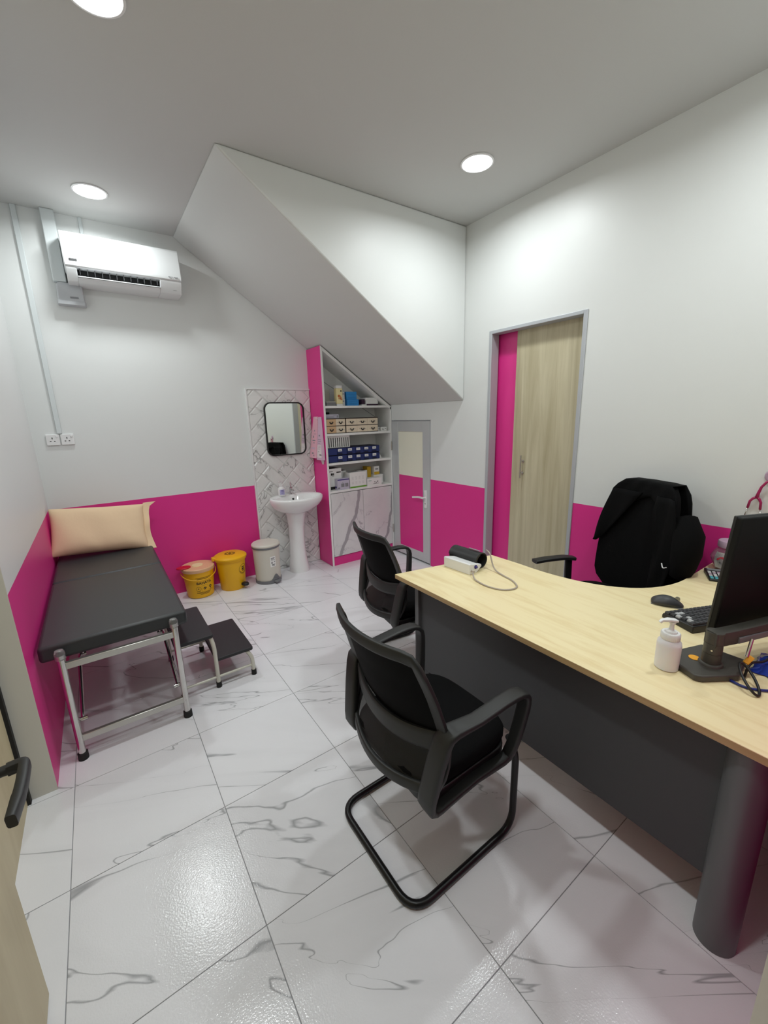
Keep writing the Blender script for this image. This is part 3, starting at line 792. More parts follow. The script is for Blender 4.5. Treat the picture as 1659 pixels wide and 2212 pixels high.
bm = nb(); prism(bm, rrect(-.037, .037, -.03, .03, .014), .18, .208); obj('cap', bm, 'white_plastic', t, bevel=.003)
bm = nb(); prism(bm, rrect(-.039, .039, -.032, .032, .014), 0, .02); obj('foot', bm, 'white_plastic', t, bevel=.002)
bm = nb()
for c_, r_ in (((-.012, .10), .014), ((.004, .095), .011), ((.012, .075), .013), ((-.01, .075), .008), ((.022, .065), .007)): arc2d(bm, c_, .001, r_, 0, 300, 10)
onto(bm, (0, -.0325, 0), (1, 0, 0), (0, 0, 1)); obj('print', bm, 'orange', t)
bm = nb(); rect2d(bm, .008, .022, .145, .16); onto(bm, (0, -.0325, 0), (1, 0, 0), (0, 0, 1)); obj('mark', bm, 'ink', t)
carton('carton', 'lower of two slim grey white cartons behind the cream bottle', 'box', 2.645, 2.682, -.25, -.13, ZS[0], .075, 'paper_white', G1, 0, [('print', 'ink_grey', 'f', [(-.008, .006, .045, .055)])])
carton('carton', 'upper of two slim grey white cartons behind the cream bottle', 'box', 2.645, 2.68, -.25, -.13, ZS[0] + .0755, .07, 'paper_white', G1, 0, [('print', 'ink_grey', 'f', [(-.006, .008, .045, .055)])])
bl = [('front_print', 'blue_dark', 'f', [(-.05, .05, .048, .05), (-.05, .05, .02, .0225)]), ('side_face', 'blue_dark', 's', [(-.05, .05, .002, .064)])]
carton('carton', 'bright blue carton, lower one of the two on the top shelf', 'box', 2.692, 2.835, -.285, -.15, ZS[0], .068, 'blue', G1, 0, bl)
carton('carton', 'bright blue carton, upper one of the two on the top shelf', 'box', 2.692, 2.82, -.27, -.15, ZS[0] + .0685, .08, 'blue', G1, 0, bl)
carton('carton', 'small dark purple carton beside the white ones on the top shelf', 'box', 2.882, 2.925, -.27, -.17, ZS[0] + .014, .055, 'purple_dark', G1)
carton('carton', 'flat white carton under the dark purple one', 'box', 2.88, 2.927, -.28, -.17, ZS[0], .0135, 'paper_white', G1)
carton('carton', 'white carton with purple base stripe on the top shelf', 'box', 2.935, 3.09, -.285, -.19, ZS[0], .055, 'paper_white', G1, 0, [('stripe', 'purple_dark', 'f', [(-.077, .077, .001, .018)])])
carton('carton', 'white carton resting on the purple striped carton', 'box', 2.925, 3.08, -.285, -.19, ZS[0] + .0555, .03, 'paper_white', G1)

# second shelf: two chests of cream card drawers
def drawer_chest(label, x0, x1, n, y0=-.31, y1=-.12, h=.158):
    t = thing('drawer_box', label, 'drawer box', ((x0 + x1) / 2, (y0 + y1) / 2, ZS[1]), 0, 'cream drawer boxes on the second shelf')
    a, b = (x1 - x0) / 2, (y1 - y0) / 2
    bm = nb(); box(bm, -a, a, -b + .012, b, 0, h); box(bm, -a, a, -b, -b + .012, h - .008, h); box(bm, -a, a, -b, -b + .012, 0, .006); box(bm, -a, a, -b, -b + .012, h / 2 - .003, h / 2 + .003)
    box(bm, -a, -a + .004, -b, -b + .012, 0, h); box(bm, a - .004, a, -b, -b + .012, 0, h)
    obj('case', bm, 'brown', t)
    wd_ = (2 * a - .008) / n
    for r in range(2):
        for k in range(n):
            xa = -a + .004 + wd_ * k
            bm = nb(); box(bm, xa + .001, xa + wd_ - .001, -b - .003, -b + .0115, .007 + r * (h / 2 - .003), h / 2 - .004 + r * (h / 2 - .005))
            d = obj('drawer', bm, 'paper_tan' if (k == 0 and n == 2) else 'paper_cream', t)
            cx, cz = xa + wd_ / 2, h / 4 + r * (h / 2 - .003)
            bm = nb(); tube(bm, [(cx + .018 * math.cos(u), -b - .008, cz + .008 + .02 * math.sin(u)) for u in [PI * 1.0 + PI * k_ / 8 for k_ in range(9)]], .0055, 8); obj('handle', bm, 'dark', d)
            if not (k == 0 and n == 2):
                bm = nb(); rect2d(bm, cx - .045, cx - .025, cz - .002, cz + .001); rect2d(bm, cx + .025, cx + .045, cz - .002, cz + .001); onto(bm, (0, -b - .003, 0), (1, 0, 0), (0, 0, 1)); obj('print', bm, 'ink_grey', d)
    return t
drawer_chest('cream card drawer box with brown edges, left one half hidden by the side panel', 2.405, 2.638, 2)
drawer_chest('cream card drawer box with brown edges, right wider one', 2.642, 3.064, 3)
carton('carton', 'lilac flat carton lying on the left drawer box', 'box', 2.41, 2.585, -.27, -.13, ZS[1] + .1585, .042, 'lilac', G2, 0, [('print', 'ink_grey', 'f', [(-.07, .03, .012, .018), (.02, .05, .03, .034), (.062, .075, .006, .032)])])
carton('pouch', 'black pouch on top of the lilac carton', 'pouch', 2.41, 2.49, -.25, -.15, ZS[1] + .201, .022, 'black_fabric', G2, 0, None, .01)
carton('carton', 'small white carton just right of the drawer boxes', 'box', 3.07, 3.112, -.27, -.2, ZS[1], .045, 'paper_white', G2, 0, [('mark', 'ink', 'f', [(.008, .016, .02, .032)])])
carton('carton', 'small white carton with black marks at the right end of the second shelf', 'box', 3.118, 3.2, -.29, -.22, ZS[1], .045, 'paper_white', G2, 0, [('mark', 'ink', 'f', [(-.022, -.017, .015, .03), (-.018, -.004, .013, .017), (-.002, .0, .018, .03), (.018, .026, .02, .03)])])
# third shelf: navy organisers
def navy_box(label, x0, x1, z, h, n, first=0):
    y0, y1 = -.305, -.1
    t = thing('organiser_box', label, 'storage box', ((x0 + x1) / 2, (y0 + y1) / 2, z), 0, 'navy organiser boxes on the third shelf')
    a, b = (x1 - x0) / 2, (y1 - y0) / 2; wd_ = 2 * a / n
    bm = nb(); box(bm, -a, a, -b + .01, b, 0, h); obj('case', bm, 'navy_dark', t, bevel=.003)
    for k in range(n):
        xa = -a + wd_ * k
        bm = nb(); box(bm, xa + .002, xa + wd_ - .002, -b, -b + .0098, .004, h - .006); d = obj('drawer_front', bm, 'navy', t, bevel=.002)
        if not (n == 2 and k == 0):
            bm = nb(); box(bm, xa + .006, xa + .06, -b - .002, -b - .0002, .006, .022); obj('pull_strip', bm, 'navy_dark', d)
            bm = nb(); box(bm, xa + .008, xa + .056, -b - .003, -b - .0002, h * .5, h * .5 + .026); obj('label_card', bm, 'paper_white', d)
            bm = nb(); rect2d(bm, xa + .016, xa + .048, h * .5 + .009, h * .5 + .015); onto(bm, (0, -b - .003, 0), (1, 0, 0), (0, 0, 1)); obj('label_print', bm, 'ink_grey', d)
hN = .078
for k, (nm, z) in enumerate((('lower', ZS[2]), ('upper', ZS[2] + hN + .001))):
    navy_box(f'navy blue organiser box with white label cards, {nm} left one on the third shelf', 2.405, 2.645, z, hN, 2)
    navy_box(f'navy blue organiser box with white label cards, {nm} right one on the third shelf', 2.65, 3.08, z, hN, 4)
t = thing('slotted_rack', 'white slotted rack standing on top of the navy boxes at the left', 'rack', (2.562, -.225, ZS[2] + 2 * hN + .0015), 0, G3)
bm = nb(); box(bm, -.15, .15, -.02, .03, .001, .104); obj('back', bm, 'dark', t)
bm = nb(); box(bm, -.152, .152, -.03, .02, .105, .125); obj('top_rail', bm, 'paper_white', t)
bm = nb(); box(bm, -.152, .152, -.03, .02, 0, .006); obj('bottom_rail', bm, 'paper_white', t)
for k in range(12):
    x = -.145 + .0264 * k
    bm = nb(); box(bm, x - .0075, x + .0075, -.03, -.024, .006, .105); obj('divider', bm, 'paper_white', t)
t = thing('paper_cup', 'small white pointed paper cup at the right of the third shelf', 'cup', (3.115, -.25, ZS[2]), 0, G3)
bm = nb(); lathe(bm, [(.022, 0), (.021, .004), (.003, .045)], 16); obj('cone', bm, 'paper_white', t)
bm = nb(); lathe(bm, [(.023, 0), (.023, .003), (.0215, .003)], 16); obj('rim', bm, 'paper_white', t)
# lowest shelf
carton('carton', 'tall white carton with black lettering at the left of the lowest shelf', 'box', 2.405, 2.592, -.25, -.09, ZS[3], .235, 'paper_white', G4, 0, [
    ('print', 'ink', 'f', [(-.04, -.015, .16, .185), (-.012, 0.0, .16, .185), (.03, .085, .185, .197), (-.06, -.015, .20, .206), (-.03, .0, .15, .153), (.03, .092, .085, .108), (-.05, .02, .004, .035)]), ('open_top', 'brown', 't', [(-.09, .07, -.07, .06)])])
carton('carton', 'small lavender carton in front of the tall white one', 'box', 2.50, 2.65, -.315, -.255, ZS[3], .125, 'lilac', G4, 0, [
    ('top_band', 'violet', 'f', [(-.073, .073, .106, .118)]), ('print', 'ink_grey', 'f', [(-.02, .0, .08, .084), (-.03, .01, .03, .07), (.02, .06, .03, .07), (-.07, -.045, .012, .03)]), ('mark', 'violet', 's', [(-.025, .01, .02, .04)])])
carton('carton', 'white carton with green base stripe and icon grid on the lowest shelf', 'box', 2.662, 2.88, -.31, -.18, ZS[3], .175, 'paper_white', G4, 0, [
    ('stripe', 'green', 'f', [(-.108, .108, .001, .018)]), ('icons', 'ink_grey', 'f', [(x, x + .026, z, z + .001) for x in (-.085, -.04, .005, .05) for z in (.045, .053, .061, .069, .095, .103, .111, .119, .127)]), ('open_top', 'ink_grey', 't', [(-.1, .03, -.03, .04)])])
carton('carton', 'white carton behind the green striped one, left', 'box', 2.60, 2.70, -.165, -.06, ZS[3], .19, 'paper_white', G4, 0, [('leaf', 'green', 'f', [(.02, .04, .12, .14)]), ('open_top', 'brown', 't', [(-.03, .045, -.045, .03)])])
carton('carton', 'white carton with brown open top behind the green striped one, right', 'box', 2.85, 2.985, -.17, -.07, ZS[3], .165, 'paper_white', G4, 0, [('print', 'teal', 'f', [(-.02, .055, .055, .062), (.01, .03, .07, .078)]), ('open_top', 'brown', 't', [(-.06, .06, -.045, .045)])])
carton('carton', 'long low white carton with black winged mark', 'box', 2.89, 3.09, -.315, -.21, ZS[3], .085, 'paper_white', G4, 0, [
    ('mark', 'ink', 'f', [(-.005, .008, .035, .043), (.015, .03, .03, .036), (.036, .048, .036, .045), (-.02, .06, .017, .021), (.04, .048, .044, .05)]), ('print', 'teal', 'f', [(-.085, -.045, .055, .061)])])
carton('carton', 'white carton at the right end of the lowest shelf', 'box', 3.05, 3.19, -.205, -.1, ZS[3], .1, 'paper_white', G4, 0, [('print', 'ink_grey', 'f', [(.06, .062, .01, .09), (-.05, .02, .02, .024)])])
carton('carton', 'yellow carton standing on the right white carton', 'box', 3.01, 3.07, -.14, -.075, ZS[3] + .166 - .0655, .1, 'ochre', G4) if 0 else None
carton('carton', 'open yellow carton behind the winged white carton', 'box', 2.993, 3.045, -.16, -.06, ZS[3], .2, 'ochre', G4)
carton('carton', 'white and yellow carton on top of the right white carton', 'box', 3.07, 3.145, -.19, -.12, ZS[3] + .1005, .1, 'paper_white', G4, 0, [('band', 'ochre', 'f', [(-.037, .037, .001, .035)]), ('print', 'ink_grey', 'f', [(-.02, .02, .06, .075)])])

# pink bags hanging on the cabinet side
def hung_bag(label, y0, y1, yt0, yt1, z0, z1, m, px, lean, prints):
    t = thing('paper_bag', label, 'paper bag', (CX0 - .02, (y0 + y1) / 2, z0), 0, 'printed bags hung on the pink cabinet side')
    rings = []
    n = 8
    for k in range(n + 1):
        u = k / n; z = z0 + (z1 - z0) * u
        s = u ** 1.3
        a, b = y0 + (yt0 - y0) * s, y1 + (yt1 - y1) * s
        th = .03 * (1 - u) + .006
        xo = CX0 - px - lean * (1 - u)
        rings.append([(xo, a, z), (xo - th, a + .004, z), (xo - th, b - .004, z), (xo, b, z)])
    bm = nb(); loft(bm, rings); obj('bag', bm, m, t, world=True, bevel=.002)
    for nm, mm, rects in prints:
        bm = nb()
        for r in rects: rect2d(bm, *r)
        for v in bm.verts:
            u = (v.co.y - z0) / (z1 - z0); s = max(u, 0) ** 1.3
            a, b = y0 + (yt0 - y0) * s, y1 + (yt1 - y1) * s
            th = .03 * (1 - u) + .006
            v.co = (CX0 - px - lean * (1 - u) - th - .0012, b + (a - b) * v.co.x, v.co.y)
        obj(nm, bm, mm, t, world=True)
    return t
hung_bag('pale pink printed bag hanging on the pink cabinet side, nearer the basin', -.18, -.02, -.19, -.09, 1.215, 1.655, 'bag_pink', .004, .012,
         [('lettering', 'ink_grey', [(.5, .62, 1.50, 1.515), (.45, .85, 1.47, 1.475), (.35, .5, 1.43, 1.455), (.3, .8, 1.40, 1.408), (.45, .7, 1.375, 1.382), (.35, .6, 1.26, 1.275), (.6, .7, 1.235, 1.25)]), ('pale_block', 'bag_lilac', [(.2, .8, 1.31, 1.33)])])
t = hung_bag('pinkish white printed bag hanging in front of the pale pink bag', -.31, -.175, -.275, -.20, 1.20, 1.65, 'bag_lilac', .004, .004,
         [('panel', 'bag_white', [(.1, .9, 1.225, 1.36)]), ('lettering', 'ink_grey', [(.35, .65, 1.45, 1.465), (.2, .8, 1.415, 1.42), (.25, .85, 1.395, 1.40), (.2, .6, 1.375, 1.38)]), ('small_print', 'ink_grey', [(.2, .8, 1.345, 1.349), (.25, .75, 1.332, 1.336), (.2, .7, 1.315, 1.319), (.25, .5, 1.285, 1.29), (.5, .85, 1.25, 1.262)])])
bm = nb(); tube(bm, rnd([(CX0 - .0005, -.2, 1.63), (CX0 - .03, -.2, 1.63), (CX0 - .032, -.2, 1.65)], .008), .003, 8); tag(obj('wall_hook', bm, 'white_plastic'), 'small white hook holding the printed bags', 'hook')
bm = nb(); prism(bm, [(-.27, 1.30), (-.20, 1.30), (-.20, 1.185), (-.225, 1.15), (-.255, 1.15), (-.27, 1.185)], CX0 - .0032, CX0 - .0012, axis=0); tag(obj('paper_tag', bm, 'bag_white'), 'white tag poking out below the hanging bags', 'tag')

# ================================================================ EXAMINATION COUCH
cz = thing('examination_couch', 'black padded examination couch with steel frame along the left wall', 'couch', (.34, -1.0, 0))
def pad(y0, y1, z0, z1):
    bm = nb(); box(bm, .015, .662, y0, y1, z0, z1)
    return bm
bm = pad(-1.885, -.905, .548, .628); mt = obj('mattress', bm, 'vinyl', cz, world=True, bevel=.018, seg=4)
bm = pad(-.897, -.045, .548, .628)
hs = obj('head_section', bm, 'vinyl', cz, world=True, bevel=.018, seg=4)
bm = nb(); box(bm, .03, .645, -.9, -.894, .555, .618); obj('fold_joint', bm, 'rubber', cz, world=True)
for (x, y) in ((.098, -1.915), (.588, -1.91), (.098, -.22), (.588, -.22)):
    bm = nb(); cyl(bm, (x, y, .03), (x, y, .585), .0165, seg=18); lg = obj('leg', bm, 'steel', cz, world=True)
    bm = nb(); lathe(bm, [(.023, 0), (.0225, .035), (.017, .037)], 18, (x, y)); bmesh.ops.translate(bm, vec=-cz.location, verts=bm.verts); obj('rubber_foot', bm, 'rubber', lg)
    bm = nb(); lathe(bm, [(.017, .56), (.022, .565), (.022, .60), (.017, .61), (.004, .612)], 18, (x, y)); bmesh.ops.translate(bm, vec=-cz.location, verts=bm.verts); obj('end_cap', bm, 'clear', lg)
for y in (-1.91, -.22):
    for z in (.522, .115):
        bm = nb(); box(bm, .11, .578, y - .012, y + .012, z - .017, z + .017); obj('cross_rail', bm, 'steel_satin', cz, world=True, bevel=.003)
for x in (.098, .588):
    bm = nb(); box(bm, x - .012, x + .012, -1.9, -.22, .523, .547); obj('side_rail', bm, 'steel_satin', cz, world=True, bevel=.003)
for (x, s) in ((.145, 1), (.545, -1)):
    bm = nb(); cyl(bm, (x, -1.45, .53), (x, -1.45, .33), .008, seg=12); cyl(bm, (x - .015, -1.45, .34), (x + .015, -1.45, .34), .011, seg=12); obj('drop_link', bm, 'steel', cz, world=True)
    bm = nb(); cyl(bm, (x - .012 * s, -1.56, .36), (x - .02 * s, -1.87, .19), .009, seg=12); cyl(bm, (x - .04 * s, -1.87, .19), (x + .0 * s, -1.87, .19), .011, seg=12); obj('folding_strut', bm, 'steel', cz, world=True)
    bm = nb(); cyl(bm, (x - .015 * s, -1.45, .34), (x - .015 * s, -1.57, .365), .007, seg=10); obj('link_arm', bm, 'steel', cz, world=True)

# pillow leaning against the back wall
pl = thing('pillow', 'beige pillow leaning on the back wall at the head of the couch', 'pillow', (.322, -.27, .632))
bm = nb(); nx, ny = 26, 16; W2, H2 = .335, .21
grid = {}
for side in (1, -1):
    for i in range(nx + 1):
        for j in range(ny + 1):
            u, v = -1 + 2 * i / nx, -1 + 2 * j / ny
            edge = i in (0, nx) or j in (0, ny)
            if edge and side == -1: continue
            x = u * W2 * (1 - .05 * (1 - abs(u)) * abs(v) - .03 * (v * v) * 0 - .045 * (1 - v * v) * u * u)
            z = v * H2 * (1 - .06 * (1 - u * u) * v * v)
            th = ((1 - u ** 4) * (1 - v ** 4)) ** .55 * .075
            th += (.004 * math.sin(7 * u + 3 * v) + .0035 * math.sin(19 * v - 6 * u) * max(0, u) ** 2 + .003 * math.sin(15 * u + 2 * v) * max(0, -v)) * (1 - u ** 6) * (1 - v ** 6)
            if u > .99: x += .004 * math.sin(7 * v)
            grid[(side, i, j)] = bm.verts.new((x, -th * side, z))
def gv(s, i, j): return grid.get((s, i, j)) or grid[(1, i, j)]
for s in (1, -1):
    for i in range(nx):
        for j in range(ny):
            bm.faces.new([gv(s, i, j), gv(s, i + 1, j), gv(s, i + 1, j + 1), gv(s, i, j + 1)])
xform(bm, (0, 0, .180), (math.radians(-33), math.radians(4.6), 0)); obj('pillow_body', bm, 'pillow', pl, smooth=180, sub=1)
bm = nb()      # the loose flange at the right end, with its pointed upper corner
rings = []
for j in range(13):
    v = -1 + 2 * j / 12; wv = .03 + .03 * v * v + (.035 if j == 12 else 0) + .003 * math.sin(j * 1.1)
    a = Vector((W2 * .955 - .045 * (1 - v * v) * .3, 0, v * H2)); b = Vector((W2 * .955 + wv, -.012 + .016 * math.sin(j * .8), v * H2 * 1.02))
    rings.append([a + Vector((0, -.004, 0)), b + Vector((0, -.002, 0)), b + Vector((0, .002, 0)), a + Vector((0, .004, 0))])
loft(bm, rings); xform(bm, (0, 0, .180), (math.radians(-33), math.radians(4.6), 0)); obj('flange', bm, 'pillow', pl, smooth=60)

# step stool
ss = thing('step_stool', 'two-step stool with black treads and ivory legs beside the couch', 'step stool', (.82, -1.5, 0))
for nm, x0_, x1_, z in (('tread', .585, .806, .362), ('tread', .80, 1.035, .192)):
    bm = nb(); prism(bm, rrect(x0_, x1_, -1.742, -1.25, .015), z - .022, z); obj(nm, bm, 'step_rubber', ss, world=True, bevel=.004)
legs = [((.79, -1.715, .34), (.80, -1.745, .28), (.80, -1.745, .02)), ((.79, -1.28, .34), (.80, -1.235, .28), (.80, -1.235, .02)),
        ((.99, -1.715, .175), (1.02, -1.745, .13), (1.022, -1.748, .02)), ((.99, -1.28, .175), (1.02, -1.235, .13), (1.022, -1.232, .02)),
        ((.61, -1.715, .34), (.597, -1.745, .28), (.597, -1.745, .02)), ((.61, -1.28, .34), (.597, -1.235, .28), (.597, -1.235, .02))]
for p in legs:
    bm = nb(); tube(bm, rnd(p, .06), .0125, 12); lg = obj('leg', bm, 'white_metal', ss, world=True)
    bm = nb(); lathe(bm, [(.017, 0), (.016, .035), (.013, .036)], 14, p[-1][:2]); bmesh.ops.translate(bm, vec=-ss.location, verts=bm.verts); obj('rubber_foot', bm, 'rubber', lg)
for y in (-1.745, -1.235):
    bm = nb(); tube(bm, [(.60, y, .07), (1.02, y, .07)], .008, 10); obj('stretcher', bm, 'white_metal', ss, world=True)

# ================================================================ DESK
ZD = .76
dk = thing('office_desk', 'L-shaped maple-topped desk with charcoal panels', 'desk', (2.2, -3.4, 0))
cur = []
P0, P1, P2, P3 = Vector((2.362, -2.80)), Vector((2.33, -3.26)), Vector((2.50, -3.50)), Vector((2.90, -3.484))
for k in range(17):
    u = k / 16; q = P0 * (1 - u) ** 3 + P1 * 3 * u * (1 - u) ** 2 + P2 * 3 * u * u * (1 - u) + P3 * u ** 3
    cur.append((q.x, q.y))
poly = [(1.682, YF + .006), (1.682, -2.457), (2.358, -2.588)] + cur + [(XR - .008, -3.484), (XR - .008, YF + .006)]
bm = nb(); prism(bm, poly, ZD - .026, ZD)
for f in bm.faces: f.material_index = 0 if f.normal.z > .9 or f.normal.z < -.9 else 1
bm.normal_update()
for f in bm.faces: f.material_index = 0 if abs(f.normal.z) > .9 else 1
obj('desktop', bm, ['maple', 'edge'], dk, world=True, bevel=.0015, seg=1)
bm = nb(); box(bm, 1.76, 1.778, -4.0, -2.593, .20, ZD - .027); obj('modesty_panel', bm, 'charcoal', dk, world=True)
bm = nb(); box(bm, 1.742, 2.28, -2.592, -2.562, .0, ZD - .027); obj('end_panel', bm, 'grey_metal', dk, world=True, bevel=.002)
bm = nb(); box(bm, 1.76, 1.775, -2.66, -2.593, .02, .199); obj('lower_bracket', bm, 'charcoal', dk, world=True)
bm = nb(); cyl(bm, (1.76, -4.03, 0), (1.76, -4.03, ZD - .027), .055, seg=32); obj('leg', bm, 'grey_metal', dk, world=True)
bm = nb(); box(bm, 2.6, 2.618, -4.14, -3.56, 0, ZD - .027); obj('inner_panel', bm, 'charcoal', dk, world=True)
bm = nb(); box(bm, 2.618, XR - .02, -4.14, -4.12, .2, ZD - .027); obj('return_panel', bm, 'charcoal', dk, world=True)

# ================================================================ VISITOR CHAIRS
def back_x(z):
    pts = [(.38, -.165), (.46, -.14), (.56, -.102), (.63, -.097), (.70, -.116), (.82, -.152), (.96, -.205)]
    for (za, xa), (zb, xb) in zip(pts, pts[1:]):
        if z <= zb: return xa + (xb - xa) * (z - za) / (zb - za)
    return pts[-1][1]
def back_w(z):
    pts = [(.38, .23), (.5, .25), (.7, .252), (.82, .243), (.96, .222)]
    for (za, xa), (zb, xb) in zip(pts, pts[1:]):
        if z <= zb: return xa + (xb - xa) * (z - za) / (zb - za)
    return pts[-1][1]
def bp(s, z, off=0): return Vector((back_x(z) - .058 * (1 - s * s) + off, back_w(z) * s, z))
def make_chair(label, loc, rz):
    t = thing('visitor_chair', label, 'chair', loc, rz, 'black cantilever visitor chairs')
    pth = [(.26, -.225, .44), (.285, -.243, .36), (.285, -.243, .0135), (-.233, -.243, .0135), (-.233, .243, .0135), (.285, .243, .0135), (.285, .243, .36), (.26, .225, .44)]
    bm = nb(); tube(bm, rnd(pth, .085, 7), .0135, 14); obj('base_frame', bm, 'black_metal', t)
    bm = nb(); rings = []
    for z, e in ((.425, .03), (.432, .008), (.45, .0), (.475, 0), (.49, .008), (.497, .03), (.499, .08)):
        rg = []
        for k in range(40):
            a = 2 * PI * k / 40; c, s = math.cos(a), math.sin(a)
            x = .06 + (.245 - e) * math.copysign(abs(c) ** .55, c); y = (.235 - e) * math.copysign(abs(s) ** .5, s)
            zz = z - (.02 * max(0, (x - .15) / .15) ** 2 if x > .15 else 0)
            rg.append((x, y, zz))
        rings.append(rg)
    loft(bm, rings); obj('seat', bm, 'black_fabric', t, smooth=60)
    bm = nb(); prism(bm, rrect(-.165, .255, -.232, .232, .06), .392, .428); obj('seat_pan', bm, 'black_plastic', t, bevel=.004)
    for s in (1, -1):
        # closed arm loop: rear column, arm, front post, lower rail
        lp = [(-.165, .236, .415), (-.155, .246, .5), (-.125, .268, .66), (-.09, .283, .695), (.0, .29, .692), (.12, .292, .70), (.21, .292, .695), (.25, .29, .665), (.252, .285, .60), (.235, .27, .48), (.222, .258, .42), (.19, .252, .395), (.05, .248, .40), (-.08, .242, .388), (-.14, .238, .385)]
        wd_ = [.07, .072, .07, .062, .055, .055, .055, .052, .048, .044, .042, .04, .04, .05, .06]
        th_ = [.028, .03, .03, .024, .02, .02, .02, .022, .026, .03, .03, .028, .022, .022, .024]
        pts, ws, ts = [], [], []
        n = len(lp)
        for i in range(n):       # Catmull-Rom refine
            p0, p1, p2, p3 = [Vector(lp[(i + d) % n]) for d in (-1, 0, 1, 2)]
            for u in (0, .5):
                q = .5 * ((2 * p1) + (p2 - p0) * u + (2 * p0 - 5 * p1 + 4 * p2 - p3) * u * u + (3 * p1 - p0 - 3 * p2 + p3) * u ** 3)
                pts.append((q.x, q.y * s, q.z)); j = (i + 1) % n
                ws.append(wd_[i] * (1 - u) + wd_[j] * u); ts.append(th_[i] * (1 - u) + th_[j] * u)
        bm = nb(); bar(bm, pts, ws, ts, (0, 1, 0), True, 12, .4); obj('armrest', bm, 'black_soft', t, smooth=50)
    # back: rounded outer frame, cross band, bottom rail, net
    ring = []
    zs0, zs1 = .475, .955
    for k in range(12): ring.append((-1, zs0 + (zs1 - .03 - zs0) * k / 11))
    ring += [(-.94, zs1 - .006)] + [(-.85 + 1.7 * k / 12, zs1) for k in range(13)] + [(.94, zs1 - .006)]
    for k in range(12): ring.append((1, zs1 - .03 - (zs1 - .03 - zs0) * k / 11))
    ring += [(.85 - 1.7 * k / 12, zs0 - .012 - .03 * (1 - (.85 - 1.7 * k / 12) ** 2)) for k in range(13)]
    P = [bp(s, z) for s, z in ring]
    c = Vector((0, 0, .7))
    wdir = [(Vector((0, p.y, p.z)) - c) for p in P]
    wdir = [Vector((0, (0 if abs(abs(s) - 1) > .07 and False else s), 0)) if 12 > i or 27 <= i < 39 else Vector((0, s * .3, 1 if z > .8 else -1)) for i, ((s, z), w_) in enumerate(zip(ring, wdir))]
    bm = nb(); bar(bm, P, [.052 if .5 < z < .93 else .042 for s, z in ring], .018, wdir, True, 12, .5); bf = obj('back_frame', bm, 'black_soft', t, smooth=50)
    bm = nb(); pts = [bp(-1 + 2 * k / 16, .64 - .035 * (1 - (-1 + k / 8) ** 2), -.012) for k in range(17)]
    bar(bm, pts, .075, .016, (0, 0, 1), False, 12, .5); obj('cross_band', bm, 'black_soft', bf, smooth=50)
    bm = nb(); loft(bm, [[bp(-.93 + 1.86 * k / 16, z) for k in range(17)] for z in [.62 + .02 * q for q in range(17)]], loop=False); obj('upper_net', bm, 'cushion_mesh', bf, smooth=180)
    bm = nb(); loft(bm, [[bp(-.93 + 1.86 * k / 16, z) for k in range(17)] for z in [.44 + .02 * q for q in range(11)]], loop=False); obj('lower_net', bm, 'net', bf, smooth=180)
    return t
ch = make_chair('black mesh visitor chair in the foreground, its arm in front of the desk', (1.25, -3.18, 0), 0)
dup(ch, (1.895, -2.205, 0), math.radians(-8), 'black mesh visitor chair at the far end of the desk near the cabinet')

# ================================================================ OFFICE CHAIR AND JACKET
FA = math.radians(158)
oc = thing('office_chair', 'black high-backed office chair between desk and right wall', 'chair', (2.78, -3.05, 0), FA)
for k in range(5):
    a = 2 * PI * k / 5 + .3
    bm = nb(); bar(bm, [(.03 * math.cos(a), .03 * math.sin(a), .10), (.27 * math.cos(a), .27 * math.sin(a), .075)], [.05, .03], [.04, .025], (-math.sin(a), math.cos(a), 0)); lg = obj('base_leg', bm, 'black_plastic', oc)
    bm = nb(); cyl(bm, (.27 * math.cos(a) - .02 * math.sin(a), .27 * math.sin(a) + .02 * math.cos(a), .03), (.27 * math.cos(a) + .02 * math.sin(a), .27 * math.sin(a) - .02 * math.cos(a), .03), .03, seg=16); obj('castor', bm, 'black_plastic', lg)
bm = nb(); cyl(bm, (0, 0, .08), (0, 0, .43), .03, .025); obj('gas_column', bm, 'black_metal', oc)
bm = nb(); rings = []
for z, e in ((.43, .04), (.44, .01), (.48, 0), (.51, .01), (.525, .05)):
    rings.append([(.0 + (.25 - e) * math.copysign(abs(math.cos(a)) ** .55, math.cos(a)), (.255 - e) * math.copysign(abs(math.sin(a)) ** .55, math.sin(a)), z) for a in [2 * PI * k / 36 for k in range(36)]])
loft(bm, rings); obj('seat', bm, 'black_fabric', oc, smooth=60)
def ocb(s, z, off=0):
    w_ = .27 - .02 * max(0, (.62 - z) / .2) - .085 * max(0, (z - .78) / .5) ** 1.2
    x = -.21 - .10 * (z - .5) / .75 - .03 * (1 - s * s) + .02 * math.sin((z - .5) * 4)
    return Vector((x + off, w_ * s, z))
def shell(f, z0, z1, th, n=18, m=14, round_=.1):
    bm = nb(); rings = []
    for k in range(m + 1):
        z = z0 + (z1 - z0) * k / m
        e = 1.0
        d = min(z - z0, z1 - z)
        if d < round_: e = 1 - .28 * (1 - d / round_) ** 2.2
        rings.append([f(-e + 2 * e * q / n, z, 0) for q in range(n + 1)] + [f(e - 2 * e * q / n, z, -th * (1 - .5 * abs(e - 2 * e * q / n))) for q in range(n + 1)])
    return loft(bm, rings)
obj('backrest', shell(ocb, .50, 1.205, .07), 'black_fabric', oc, smooth=60)
